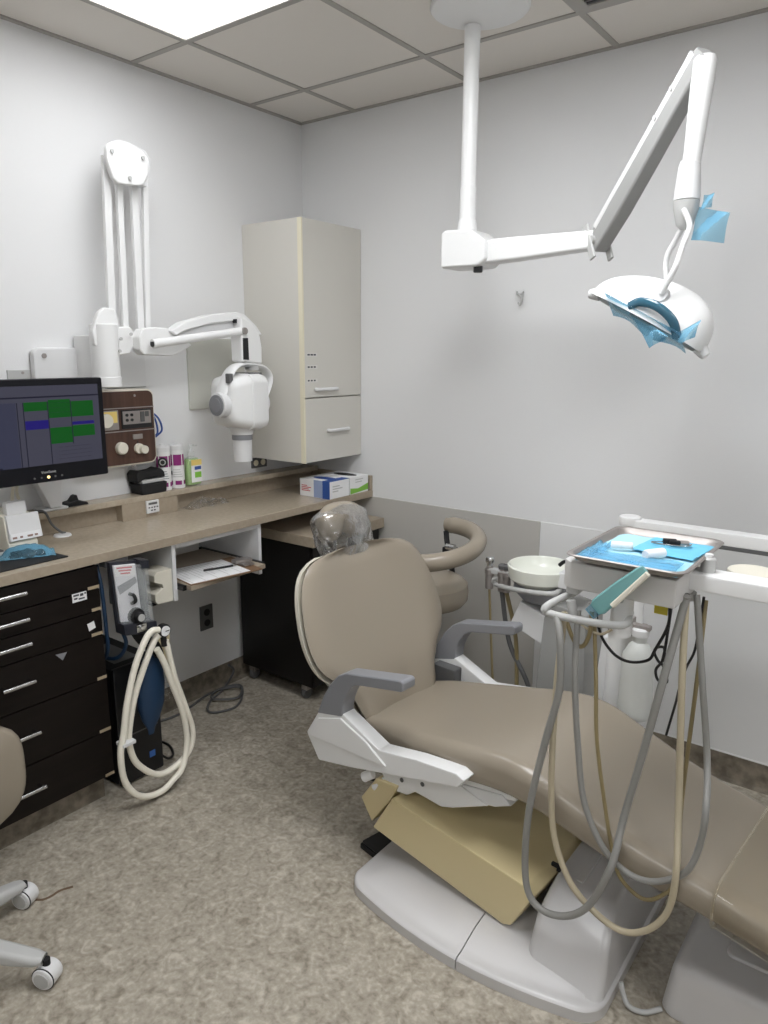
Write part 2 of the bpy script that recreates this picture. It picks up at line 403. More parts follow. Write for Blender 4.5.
for s_ in (-1, 1):
    tip = M().tube([HP(s_*.165, .012, 0), HP(s_*.182, .004, 0), HP(s_*.192, .0, 0)], lambda f_: .02-.008*f_, seg=12); part('tip_cap', tip, WHITE2, t)

part('lamp_shield', M().tube([HP(-.035, .012, -.1), HP(-.01, .034, -.115), HP(.04, .042, -.122), HP(.09, .03, -.11), HP(.12, .0, -.085)], lambda f_: (.006, .012), seg=12, flat=hc), DTEAL, t)
part('lamp_socket', M().cyl(HP(-.035, .012, -.06), HP(.03, .012, -.05), .017, bev=.004).cyl(HP(.0, .012, -.055), HP(.0, .06, -.02), .01).cyl(HP(.035, .012, -.05), HP(.055, .012, -.05), .01), DGREY, t)
rod = M(); rod.tube([N+Vector((.004, -.034, -.05)), *[(2.072,-0.745,1.93)], *[(2.066,-0.77,1.88)], *[(2.057,-0.79,1.822)], HP(.02, .078, -.095)], .0078)
part('yoke_rod', rod, WHITE, t)
rod = M(); rod.tube([N+Vector((-.0, .03, -.06)), *[(2.009,-0.64,1.913)], *[(1.981,-0.62,1.858)], HP(.0, .09, .07)], .0078)
part('yoke_rod', rod, WHITE, t)
part('pivot_boss', M().lathe([(.024, -.01), (.024, .004), (.018, .012)], HP(.018, .075, -.083), -hc), WHITE2, t)

def film(u, v):
    a = -.11+.24*u; 
    return HP(a, .012-.008*math.sin(9*u)*math.sin(5*v)-.03*v, -.112+.16*v)
fm = M().sheet(film, 14, 10, .0012)
def quad(c4, bend):
    q = [Vector(p) for p in c4]
    return lambda u, v: (q[0]*(1-u)+q[1]*u)*(1-v)+(q[3]*(1-u)+q[2]*u)*v+Vector((0, bend*math.sin(4*u+3*v), 0))
fm.sheet(quad([(1.955,-0.82,1.71),(2.065,-0.82,1.648),(2.053,-0.82,1.638),(2.016,-0.82,1.617)], .01), 8, 8, .0012)
fm.sheet(quad([(2.063,-0.82,1.648),(2.144,-0.82,1.687),(2.128,-0.82,1.645),(2.097,-0.82,1.628)], .012), 8, 8, .0012)
single('barrier_film', fm, BFILM, 'blue plastic barrier film wrapped under the exam lamp head', 'plastic film', tuple(HP(0, 0, -.1)))
fm = M().sheet(quad([(2.071,-0.7,1.986),(2.16,-0.7,1.959),(2.148,-0.7,1.887),(2.066,-0.7,1.901)], .012), 10, 10, .0012)
fm.sheet(quad([(2.093,-0.715,2.008),(2.12,-0.715,2.01),(2.113,-0.715,1.977),(2.086,-0.715,1.972)], .008), 6, 6, .0012)
single('barrier_film', fm, BFILM, 'blue plastic barrier film crumpled beside the exam lamp neck', 'plastic film', (2.09, -.72, 1.98))

# ------------------------------------------------------------------ x-ray machine on the left wall
t = thing('xray_machine', 'white wall mounted dental x-ray machine with folding arm', 'x-ray machine', (0, -1.24, 1.5))
part('wall_plate', M().prism([(-1.46, 1.50), (-1.14, 1.50), (-1.14, 1.615), (-1.44, 1.615), (-1.46, 1.60)], 'x', 0, .035, .01), WHITE2, t)
part('bolt', M().cyl((.034, -1.42, 1.585), (.039, -1.42, 1.585), .009, seg=12), STEEL, t)
part('rear_plate', M().box((0, -1.16, 1.46), (.02, -.98, 1.60), .004), WHITE2, t)
cy = -1.258
part('column', M().cyl((.168, cy, 1.485), (.168, cy, 1.70), .05, bev=.006, seg=32).cyl((.168, cy, 1.472), (.168, cy, 1.51), .053, bev=.004, seg=32).box((.02, cy-.035, 1.50), (.15, cy+.035, 1.66), .006), WHITE, t)
xm = .17
part('lower_bracket', M().prism([(p[1], p[2]) for p in [(0.2,-1.316,1.673),(0.2,-1.286,1.74),(0.2,-1.261,1.759),(0.2,-1.22,1.754),(0.2,-1.206,1.726),(0.2,-1.204,1.69),(0.2,-1.162,1.695),(0.2,-1.142,1.674),(0.2,-1.15,1.622),(0.2,-1.17,1.593),(0.2,-1.23,1.585),(0.2,-1.312,1.624)]], 'x', .168, .192, .006, 3), WHITE, t)
part('head_plate', M().prism([(p[1], p[2]) for p in [(0.21,-1.22,2.3),(0.21,-1.208,2.317),(0.21,-1.176,2.329),(0.21,-1.131,2.332),(0.21,-1.07,2.317),(0.21,-1.046,2.292),(0.21,-1.054,2.239),(0.21,-1.074,2.201),(0.21,-1.1,2.193),(0.21,-1.183,2.187),(0.21,-1.202,2.202),(0.21,-1.221,2.258)]], 'x', .188, .212, .006, 3), WHITE, t)
part('head_plate', M().prism([(p[1], p[2]) for p in [(0.12,-1.162,2.325),(0.12,-1.148,2.345),(0.12,-1.11,2.36),(0.12,-1.068,2.358),(0.12,-1.004,2.344),(0.12,-0.979,2.317),(0.12,-0.988,2.262),(0.12,-1.009,2.223),(0.12,-1.036,2.215),(0.12,-1.122,2.209),(0.12,-1.142,2.224),(0.12,-1.161,2.282)]], 'x', .115, .135, .006, 2), WHITE2, t)
for (p_, q_, w_) in (((107,155),(113,312),.030), ((120,178),(127,330),.024), ((135,180),(142,332),.029), ((146,178),(149,330),.022)):
    a_ = [(0.17,-1.193,2.285),(0.17,-1.214,1.744),(0.17,-1.146,2.217),(0.17,-1.16,1.681),(0.17,-1.083,2.221),(0.17,-1.094,1.675),(0.17,-1.034,2.237),(0.17,-1.062,1.684)]
    k = [(107,155),(120,178),(135,180),(146,178)].index(p_)
    A = Vector(a_[2*k]); B = Vector(a_[2*k+1])
    part('arm_bar', M().prism([(A.y-w_/2, A.z), (A.y+w_/2, A.z), (B.y+w_/2, B.z), (B.y-w_/2, B.z)], 'x', .15, .168, .003), WHITE, t)
part('spring_housing', M().box((.152, -1.082, 2.2), (.2, -1.05, 2.262), .004), WHITE2, t)
sb = M()
for p in [(0.215,-1.202,2.29),(0.215,-1.075,2.292),(0.215,-1.136,2.213)]: sb.cyl((.213, p[1], p[2]), (.219, p[1], p[2]), .007, seg=12)
part('screw', sb, LGREY, t)
sb = M()
for p in [(0.215,-1.218,1.647),(0.215,-1.174,1.665),(0.215,-1.226,1.603)]: sb.cyl((.213, p[1], p[2]), (.218, p[1], p[2]), .006, seg=12)
part('screw', sb, LGREY, t)
part('elbow_bracket', M().prism([(p[1], p[2]) for p in [(0.22,-1.153,1.655),(0.22,-1.137,1.684),(0.22,-1.079,1.693),(0.22,-1.025,1.691),(0.22,-0.983,1.674),(0.22,-0.909,1.628),(0.22,-0.96,1.601),(0.22,-1.008,1.585),(0.22,-1.136,1.589),(0.22,-1.152,1.607)]], 'x', .185, .235, .006, 3), WHITE, t)
tp = [(0.225,-1.024,1.68),(0.225,-0.956,1.716),(0.225,-0.83,1.748),(0.225,-0.685,1.766),(0.225,-0.636,1.756),(0.225,-0.575,1.713),(0.225,-0.541,1.675),(0.225,-0.622,1.678),(0.225,-0.672,1.706),(0.225,-0.687,1.73),(0.225,-0.832,1.713),(0.225,-0.958,1.682),(0.225,-0.998,1.662)]
part('extension_arm', M().prism([(p[1], p[2]) for p in tp], 'x', .2, .255, .006, 3), WHITE, t)
wb = [(0.235,-1.014,1.669),(0.235,-0.966,1.678),(0.235,-0.84,1.708),(0.235,-0.696,1.729),(0.235,-0.676,1.693),(0.235,-0.843,1.669),(0.235,-0.968,1.647)]
part('arm_web', M().prism([(p[1], p[2]) for p in wb], 'x', .22, .235, .002), WHITE2, t)
lp = [(0.275,-1.126,1.63),(0.275,-0.679,1.688)]
part('lower_tube', M().cyl(lp[0], lp[1], .0165, seg=24), WHITE, t)
part('tube_plug', M().cyl(Vector(lp[0])+Vector((0, -.001, 0)), Vector(lp[0])+Vector((0, .01, 0)), .012, seg=20), BLACK, t)
part('pivot_screw', M().cyl((.27, lp[1][1], lp[1][2]), (.297, lp[1][1], lp[1][2]), .014, seg=16), STEEL, t)
dp = [(0.282,-0.688,1.749),(0.282,-0.633,1.726),(0.282,-0.583,1.67),(0.282,-0.574,1.619),(0.282,-0.576,1.552),(0.282,-0.691,1.561),(0.282,-0.692,1.651)]
part('drop_bracket', M().prism([(p[1], p[2]) for p in dp], 'x', .215, .285, .008, 3), WHITE, t)
sp = [(0.287,-0.685,1.659),(0.287,-0.657,1.66),(0.287,-0.655,1.569),(0.287,-0.686,1.571)]
part('slot', M().prism([(p[1], p[2]) for p in sp], 'x', .28, .287, 0), BLACK, t)
sp = [(0.258,-0.708,1.736),(0.258,-0.683,1.737),(0.258,-0.684,1.721),(0.258,-0.706,1.72)]
part('slot', M().prism([(p[1], p[2]) for p in sp], 'x', .25, .2575, 0), BLACK, t)
# tube head: pivots on an axis along the wall
hx, hy, hz = .25, -.665, 1.40
part('swivel', M().cyl((hx, -.605, 1.565), (hx, -.605, 1.525), .03, bev=.004), LGREY, t)
yk = [(hx+.01, -.805, 1.385), (hx+.01, -.792, 1.43), (hx+.005, -.745, 1.512), (hx, -.69, 1.546), (hx, -.61, 1.547), (hx, -.545, 1.53), (hx, -.517, 1.48), (hx, -.565, 1.385)]
part('yoke', M().tube(yk, lambda f_: (.034, .011), seg=14, flat=(1, 0, 0)), WHITE, t)
hd_ = M(); rg = []
for y, rx, rz_ in ((-.785, .05, .055), (-.778, .072, .082), (-.76, .088, .1), (-.715, .098, .11), (-.70, .100, .113), (-.697, .105, .118), (-.64, .106, .119), (-.61, .1, .112), (-.598, .085, .096), (-.592, .06, .07)):
    rg.append([(hx+q[0], y, hz-.005+q[1]) for q in rrect(rx, rz_, min(rx, rz_)*.4, 5)])
part('tube_head', hd_.loft(rg), WHITE, t)
for y0, y1 in ((-.825, -.77), (-.595, -.56)):
    part('pivot_hub', M().cyl((hx+.01, y0+.006, 1.385), (hx+.01, y1, 1.385), .052, bev=.006, seg=28), WHITE2, t)
part('pivot_disc', M().cyl((hx+.01, -.823, 1.385), (hx+.01, -.815, 1.385), .043, seg=28).cyl((hx+.01, -.826, 1.385), (hx+.01, -.82, 1.385), .03, seg=28), GREY, t)
part('cone_base', M().lathe([(.06, .03), (.05, .0), (.047, -.02)], (hx+.01, hy-.02, 1.275)), WHITE2, t)
part('cone_ring', M().cyl((hx+.01, hy-.02, 1.253), (hx+.01, hy-.02, 1.232), .044), GREY, t)
part('cone', M().lathe([(.041, 0), (.040, -.094), (.035, -.095), (.034, -.02)], (hx+.01, hy-.02, 1.233)), WHITE2, t)
part('switch', M().box((hx+.03, -.785, 1.475), (hx+.055, -.763, 1.515), .003), DGREY, t)
part('indicator_strip', M().box((hx-.02, -.69, 1.507), (hx+.075, -.62, 1.517), .002), DGREY, t)

single('bulletin_panel', M().box((0, -.757, 1.352), (.012, -.43, 1.66), .002), mat('olive_grey_board', (196,196,188), .6), 'flat grey panel fixed on the wall behind the x-ray head', 'wall panel', (0, -.6, 1.35))

# x-ray control box, walnut faced
t = thing('xray_control_panel', 'walnut faced x-ray control box on the wall beside the monitor', 'control panel', (0, -1.18, 1.15))
y0, y1, z0, z1 = -1.33, -.992, 1.152, 1.455
part('housing', M().prism([(a+(y0+y1)/2, b+(z0+z1)/2) for a, b in rrect((y1-y0)/2, (z1-z0)/2, .03, 5)], 'x', 0, .075, .004), OFFW, t)
part('face', M().prism([(a+(y0+y1)/2, b+(z0+z1)/2) for a, b in rrect((y1-y0)/2-.007, (z1-z0)/2-.007, .026, 5)], 'x', .07, .08, .002), BROWN, t)
part('trim_strip', M().box((.078, y0+.01, 1.29), (.083, y1-.008, 1.294)).box((.078, y0+.01, 1.381), (.083, y1-.008, 1.385)), STEEL, t)
part('timer_panel', M().box((.078, -1.152, 1.3), (.084, -1.012, 1.376), .002), BLACK, t)
tp_ = part('timer_face', M().box((.083, -1.147, 1.318), (.086, -1.018, 1.37), .001), STEEL, t)
b_ = M()
for yy in (-1.13, -1.108):
    for zz in (1.335, 1.355): b_.cyl((.085, yy, zz), (.09, yy, zz), .006, seg=12)
part('button', b_, BLACK, tp_); part('rocker', M().box((.085, -1.068, 1.325), (.091, -1.05, 1.366), .002).box((.085, -1.045, 1.345), (.089, -1.028, 1.366), .002), DGREY, tp_)
part('meter_panel', M().box((.078, -1.3, 1.3), (.084, -1.165, 1.376), .002), STEEL, t)
part('meter_face', M().box((.083, -1.25, 1.328), (.086, -1.172, 1.372), .001), YELI, t)
part('meter_dial', M().cyl((.084, -1.225, 1.338), (.1, -1.225, 1.338), .028, bev=.004), OFFW, t)
part('nameplate', M().box((.078, -1.105, 1.256), (.084, -1.06, 1.276), .002), STEEL, t)
part('pilot_line', M().box((.078, -1.086, 1.215), (.082, -1.082, 1.25)), BLACK, t)
part('knob', M().lathe([(.025, 0), (.024, .016), (.02, .02)], (.08, -1.163, 1.226), (1, 0, 0)), OFFW, t)
part('knob', M().lathe([(.021, 0), (.02, .012)], (.08, -1.082, 1.218), (1, 0, 0)).lathe([(.017, .012), (.016, .03)], (.08, -1.07, 1.214), (1, 0, 0)), OFFW, t)
part('screw', M().cyl((.08, -1.085, 1.43), (.083, -1.085, 1.43), .005, seg=10).cyl((.06, -1.1, 1.148), (.07, -1.1, 1.153), .008, seg=10), STEEL, t)
part('blue_cable', M().tube([(.03, y1-.002, 1.36), (.04, y1+.025, 1.33), (.04, y1+.035, 1.27), (.03, y1+.015, 1.25)], .004).tube([(.03, y1-.002, 1.37), (.05, y1+.035, 1.33), (.05, y1+.05, 1.28), (.03, y1+.03, 1.25)], .004), BLUEI, t)

# ------------------------------------------------------------------ wall cupboard in the corner
t = thing('wall_cabinet', 'tall pale grey wall cupboard hung in the corner of the room', 'cupboard', (.185, -.2, 1.1))
part('body', M().box((0.001, -.41, 1.103), (.352, -.001, 2.168), .002), CAB, t)
part('edge_band', M().box((.348, -.4115, 1.103), (.373, -.403, 2.168), .001), CABEDGE, t)
d = part('door', M().box((.354, -.402, 1.402), (.372, -.003, 2.167), .0015), CAB, t)
part('handle', M().tube([(.373, -.335, 1.437), (.39, -.33, 1.437), (.392, -.285, 1.437), (.392, -.24, 1.437), (.39, -.2, 1.437), (.373, -.195, 1.437)], .008, sub=4), WHITE2, d)
lb = M()
for z in (1.592, 1.538, 1.478):
    lb.box((.372, -.39, z-.008), (.3728, -.32, z+.008))
part('label_strip', lb, mat('label_tape', (218,216,210), .5), d)
lb = M()
for z, w in ((1.592, .018), (1.538, .015), (1.478, .013)):
    for k in range(3): lb.box((.3727, -.385+.02*k, z-.004), (.3732, -.385+.02*k+w*.9, z+.003))
part('lettering', lb, INK, d)
d = part('drawer', M().box((.354, -.402, 1.106), (.372, -.003, 1.396), .0015), CAB, t)
part('handle', M().tube([(.373, -.255, 1.245), (.39, -.25, 1.245), (.392, -.2, 1.245), (.392, -.16, 1.245), (.39, -.12, 1.245), (.373, -.115, 1.245)], .008, sub=4), WHITE2, d)
t = thing('wall_outlet', 'dark duplex outlet on the wall just below the corner cupboard', 'outlet', (0, -.345, 1.07))
part('plate', M().box((0, -.40, 1.045), (.008, -.30, 1.095), .002), DGREY, t)
part('socket', M().cyl((.006, -.375, 1.07), (.011, -.375, 1.07), .015, seg=14).cyl((.006, -.328, 1.07), (.011, -.328, 1.07), .015, seg=14), CABEDGE, t)
t = thing('wall_outlet', 'dark brown duplex outlet low on the wall below the desk', 'outlet', (0, -.72, .37))
part('plate', M().box((0, -.757, .31), (.008, -.683, .43), .002), DGREY, t)
part('socket', M().cyl((.006, -.72, .396), (.011, -.72, .396), .017, seg=14).cyl((.006, -.72, .344), (.011, -.72, .344), .017, seg=14), SOFTBLACK, t)
t = thing('wall_outlet', 'small grey outlet cover on the wall above the monitor', 'outlet', (0, -1.5, 1.53))
part('plate', M().box((0, -1.545, 1.47), (.008, -1.46, 1.535), .002), LGREY, t)
part('screw', M().cyl((.008, -1.49, 1.525), (.01, -1.49, 1.525), .005, seg=10), STEEL, t)
t = thing('wall_hook', 'small clear and white adhesive hook on the bare back wall', 'hook', (1.216, 0, 1.83))
part('pad', M().box((1.19, -.004, 1.815), (1.228, 0, 1.86), .0015), WHITE2, t)
part('hook', M().tube([(1.2, -.004, 1.85), (1.205, -.012, 1.842), (1.222, -.02, 1.835), (1.232, -.022, 1.815), (1.222, -.018, 1.797), (1.212, -.014, 1.805)], .0045), LGREY, t)
part('arm', M().tube([(1.222, -.014, 1.838), (1.236, -.018, 1.848)], .004, smooth=False), LGREY, t)

# ------------------------------------------------------------------ counter along the left wall
WZ = .932
t = thing('counter', 'taupe laminate counter with raised back ledge along the wall', 'counter', (.2, -1.5, WZ))
part('worktop', M().box((.001, -2.9, WZ-.034), (.442, -.001, WZ), .003), [COUNTER], t)
part('front_edge', M().box((.441, -2.9, WZ-.034), (.4455, -.001, WZ-.002), .001), EDGE, t)
part('ledge', M().box((.001, -2.9, 1.0), (.095, -.02, 1.024), .003), COUNTER, t)
part('ledge_back', M().box((.001, -2.9, WZ), (.05, -.02, 1.0)), EDGE, t)
part('ledge_support', M().box((.05, -1.185, WZ), (.093, -.915, 1.0), .001), EDGE, t)
part('ledge_support', M().box((.05, -2.3, WZ), (.093, -1.8, 1.0), .001), EDGE, t)
part('side_splash', M().box((.001, -.02, WZ), (.444, -.001, 1.005), .002), EDGE, t)

# drawer unit
t = thing('drawer_cabinet', 'dark brown six drawer cabinet under the left end of the counter', 'cabinet', (.22, -1.83, 0))
part('body', M().box((.02, -2.15, .1), (.42, -1.517, WZ-.036), .001), DARK, t)
part('plinth', M().box((.03, -2.15, 0), (.385, -1.53, .1)), COVE, t)
rows = [.892, .81, .731, .643, .479, .281, .106]
d0 = None
for k in range(6):
    zt, zb = rows[k]-.002, rows[k+1]+.002
    d = part('drawer', M().box((.42, -2.148, zb), (.44, -1.519, zt), .001), DARK, t)
    hz_ = (zt+zb)/2+.012
    hz_ = (.866, .78, .699, .572, .394, .199)[k]
    h = M().cyl((.468, -1.885, hz_), (.468, -1.782, hz_), .0065, seg=12)
    for yy in (-1.875, -1.793): h.cyl((.438, yy, hz_), (.468, yy, hz_), .005, seg=10)
    part('handle', h, CHROME, d)
    part('chipped_corner', M().box((.4395, -1.562+.008*(k % 2), zb), (.4412, -1.519, zb+.011), 0), CHIP, d)
st = part('sticker', M().box((.4398, -1.62, .783), (.4412, -1.568, .813)), PAPER, t)
ln = M()
for y_, z_, w_, h_ in ((-1.616, .803, .02, .006), (-1.592, .8, .012, .009), (-1.576, .804, .006, .006), (-1.614, .792, .012, .006), (-1.598, .789, .022, .005)): ln.box((.441, y_, z_), (.4416, y_+w_, z_+h_))
part('print', ln, INK, st)
part('sticker', M().prism([(-1.575, .695), (-1.55, .70), (-1.545, .675), (-1.57, .668)], 'x', .4398, .4412), PAPER, t)
part('sticker', M().prism([(-1.695, .625), (-1.655, .622), (-1.672, .598)], 'x', .4398, .4412), GREY, t)

# white cubby hung under the counter with sliding shelf
t = thing('cubby', 'white open cubby hung below the counter with sliding shelf', 'cubby', (.22, -.97, .66))
ct = WZ-.036
part('side_panel', M().box((.02, -1.205, .672), (.425, -1.188, ct), .001), WHITE2, t)
part('side_panel', M().box((.02, -.765, .672), (.425, -.748, ct), .001), WHITE2, t)
part('top_panel', M().box((.02, -1.188, ct-.02), (.425, -.765, ct), .001), WHITE2, t)
part('back_panel', M().box((.02, -1.188, .672), (.032, -.765, ct-.02)), WHITE2, t)
for y0, y1 in ((-1.188, -1.172), (-.781, -.765)):
    part('slide_rail', M().box((.05, y0, .715), (.46, y1, .735), .001), BLACK, t)
part('sliding_shelf', M().box((.08, -1.17, .716), (.485, -.785, .735), .002), EDGE, t)
sh = .7355
t = thing('clipboard', 'brown clipboard with a printed form on the sliding shelf', 'clipboard', (.42, -.97, sh))
mt = Matrix.Translation((.395, -.97, sh)) @ Matrix.Rotation(R(-10), 4, 'Z')
part('board', M().box((-.125, -.18, 0), (.12, .145, .003), .001, mtx=mt), mat('hardboard', (120,92,66), .6), t)
pg = part('paper', M().box((-.115, -.175, .0032), (.11, .09, .0042), 0, mtx=mt), PAPER, t)
ln = M()
for k in range(13): ln.box((-.105, -.165+.018*k, .0042), (.105-.05*((k*7) % 3), -.163+.018*k, .0045), 0, mtx=mt)
part('printed_text', ln, LGREY, pg)
part('clip', M().box((-.05, .1, .003), (.05, .15, .012), .003, mtx=mt).cyl(mt @ Vector((-.055, .13, .012)), mt @ Vector((.055, .13, .012)), .008, seg=10).box((-.02, .08, .011), (.02, .16, .026), .004, mtx=mt), STEEL, t)
mt = Matrix.Translation((.405, -.96, sh+.0088)) @ Matrix.Rotation(R(72), 4, 'Z')
t = thing('pen', 'black pen lying across the form on the clipboard', 'pen', (.405, -.96, sh+.005))
part('barrel', M().cyl(mt @ Vector((-.07, 0, 0)), mt @ Vector((.055, 0, 0)), .0042, seg=10), BLACK, t)
part('pen_tip', M().cyl(mt @ Vector((.055, 0, 0)), mt @ Vector((.072, 0, 0)), .0038, .001, seg=10), STEEL, t)
part('pocket_clip', M().box((-.07, -.001, .004), (-.03, .001, .006), mtx=mt), STEEL, t)
t = thing('wall_dispenser', 'cream plastic dispenser fixed to the side of the cubby', 'dispenser', (.36, -1.24, .68))
part('body', M().prism([(-1.285, .69), (-1.275, .677), (-1.206, .674), (-1.206, .802), (-1.272, .802), (-1.285, .79), (-1.285, .765), (-1.252, .75), (-1.247, .735), (-1.285, .718)], 'x', .33, .42, .003, 2), OFFW, t)
part('base_tab', M().box((.33, -1.285, .668), (.40, -1.21, .676), .002), SOFTBLACK, t)

# rolling dark cabinet below the counter
t = thing('rolling_cabinet', 'black rolling cabinet with taupe top below the counter end', 'cabinet', (.25, -.26, 0))
part('body', M().box((.03, -.525, .075), (.495, -.03, .755), .002), BLACKWOOD, t)
part('top', M().box((.02, -.54, .757), (.532, -.02, .805), .003), EDGE, t)
part('door', M().box((.495, -.52, .08), (.51, -.035, .75), .002), BLACKWOOD, t)
for x, y in ((.435, -.495), (.08, -.495), (.46, -.07), (.08, -.07)):
    c = part('caster', M().cyl((x-.012, y, .028), (x+.012, y, .028), .028, seg=18, bev=.003), DGREY, t)
    part('fork', M().box((x-.018, y-.02, .045), (x+.018, y+.02, .076), .003), STEEL, c)

# ------------------------------------------------------------------ things on the counter and ledge
LZ = 1.024
def canister(y, label, emblem):
    x, r, h = .047, .031, .165
    t = thing('wipes_canister', label, 'canister', (x, y, LZ), 0, 'wipes canisters on the ledge')
    part('body', M().lathe([(r-.002, 0), (r, .003), (r, h-.004), (r-.003, h)], (x, y, LZ)), WHITE, t)
    part('lid', M().lathe([(r+.001, h), (r+.001, h+.018), (r-.004, h+.024), (.012, h+.026), (.011, h+.032)], (x, y, LZ)), WHITE2, t)
    def arc(a0, a1, z0, z1, off=.0006):
        return M().sheet(lambda u, v: (x+(r+off)*math.cos(R(a0+(a1-a0)*u)), y+(r+off)*math.sin(R(a0+(a1-a0)*u)), LZ+z0+(z1-z0)*v), 8, 1, .0006)
    for a0, a1 in ((-100, -75), (-65, 0), (10, 30)): part('label_band', arc(a0, a1, .1, .147), PURP, t)
    for a0, a1 in ((-100, -78), (-55, -5), (15, 40)): part('label_patch', arc(a0, a1, .016, .034), PURP, t)
    ln = M()
    for k in range(4):
        q = arc(-70, 5-6*k, .05+.01*k, .053+.01*k); ln.add(q.v, q.f)
    part('lettering', ln, GREY if emblem else LGREY, t)
    if emblem:
        c = Vector((x+(r+.001)*math.cos(R(-40)), y+(r+.001)*math.sin(R(-40)), LZ+.122)); n = Vector((math.cos(R(-40)), math.sin(R(-40)), 0))
        e_ = part('emblem', M().cyl(c-n*.001, c+n*.0015, .021, seg=24), BLACK, t)
        part('emblem_ring', M().cyl(c+n*.001, c+n*.002, .013, seg=20), LGREY, e_)
        part('emblem_centre', M().cyl(c+n*.002, c+n*.0028, .009, seg=20), BLACK, e_)
    else:
        part('mark', M().box((x+.0, y-r-.001, LZ+.06), (x+.006, y-r+.001, LZ+.075)), INK, t)
canister(-.943, 'white wipes canister with purple bands and round black emblem', True)
canister(-.873, 'white wipes canister with purple bands and no round emblem', False)
t = thing('sanitizer_bottle', 'clear pump bottle of green hand gel beside the wipes canisters', 'bottle', (.048, -.795, LZ))
x, y = .048, -.795
part('body', M().loft([[(x+q[0], y+q[1], LZ+z) for q in rrect(a, b, .015)] for a, b, z in ((.02, .035, 0), (.024, .038, .006), (.024, .038, .1), (.018, .028, .122), (.012, .013, .128))]), ACRYL, t)
part('gel', M().loft([[(x+q[0], y+q[1], LZ+z) for q in rrect(a, b, .012)] for a, b, z in ((.019, .033, .004), (.0225, .0365, .01), (.0225, .0365, .1), (.017, .027, .118))]), SANI, t)
part('pump', M().lathe([(.014, .126), (.014, .15), (.006, .152), (.006, .172), (.012, .174), (.012, .182)], (x, y, LZ)).box((x, y-.008, LZ+.174), (x+.035, y+.008, LZ+.182), .003), ACRYL, t)
part('front_label', M().box((x+.0235, y-.022, LZ+.015), (x+.0255, y+.034, LZ+.115), .0005), PAPER, t)
part('label_patch', M().box((x+.025, y-.022, LZ+.09), (x+.0262, y+.034, LZ+.115)), YELI, t)
part('label_patch', M().box((x+.025, y-.005, LZ+.07), (x+.0262, y+.03, LZ+.085)), BLUEI, t)
part('label_patch', M().box((x+.025, y-.005, LZ+.035), (x+.0262, y+.03, LZ+.06)), GREEN, t)

t = thing('storage_case', 'open black case with clear insert on the counter ledge', 'case', (.05, -1.025, LZ))
x, y = .05, -1.025
part('base', M().prism([(y-.06, LZ), (y+.06, LZ), (y+.066, LZ+.045), (y-.066, LZ+.045)], 'x', x-.04, x+.042, .006, 3), SOFTBLACK, t)
part('lid', M().prism([(y-.07, LZ+.05), (y-.074, LZ+.085), (y-.06, LZ+.1), (y-.02, LZ+.092), (y+.02, LZ+.094), (y+.045, LZ+.102), (y+.062, LZ+.085), (y+.066, LZ+.062), (y+.03, LZ+.066), (y-.03, LZ+.064)], 'x', x-.042, x+.03, .005, 2), SOFTBLACK, t)
part('back_hinge', M().box((x-.042, y-.066, LZ+.03), (x-.03, y+.066, LZ+.07), .003), SOFTBLACK, t)
part('insert', M().box((x-.03, y-.052, LZ+.045), (x+.034, y+.055, LZ+.06), .004), LGREY, t)

t = thing('timer', 'small white digital timer stuck below the counter ledge', 'timer', (.1, -1.047, .95))
part('case', M().box((.0932, -1.077, .947), (.104, -1.016, 1.0), .003), WHITE2, t)
part('display', M().box((.1035, -1.068, .983), (.1052, -1.027, .992)), DGREY, t)
b = M()
for k in range(4): b.box((.1035, -1.069+.013*k, .969), (.1055, -1.062+.013*k, .974))
for k in range(2): b.box((.1035, -1.058+.014*k, .957), (.1055, -1.05+.014*k, .962))
part('buttons', b, INK, t)

def crumple(cx, cy, z, sx, sy, sz, sd):
    def fn(u, v):
        n1 = noise.noise(Vector((u*4+sd, v*4, 1.3))); n2 = noise.noise(Vector((u*9+sd, v*9, 4.1)))
        e = math.sin(PI*u)*math.sin(PI*v)
        return (cx+sx*(u-.5)+.01*n2, cy+sy*(v-.5)+.012*n1, z+.002+max(0, e**.6*sz*(.55+.7*n1+.4*n2)))
    return fn
single('plastic_bag', M().sheet(crumple(.1, -.765, WZ, .07, .22, .05, 2), 18, 26, .0008), CLEAR2, 'crumpled clear plastic bag lying on the counter under the ledge', 'plastic bag', (.1, -.765, WZ))

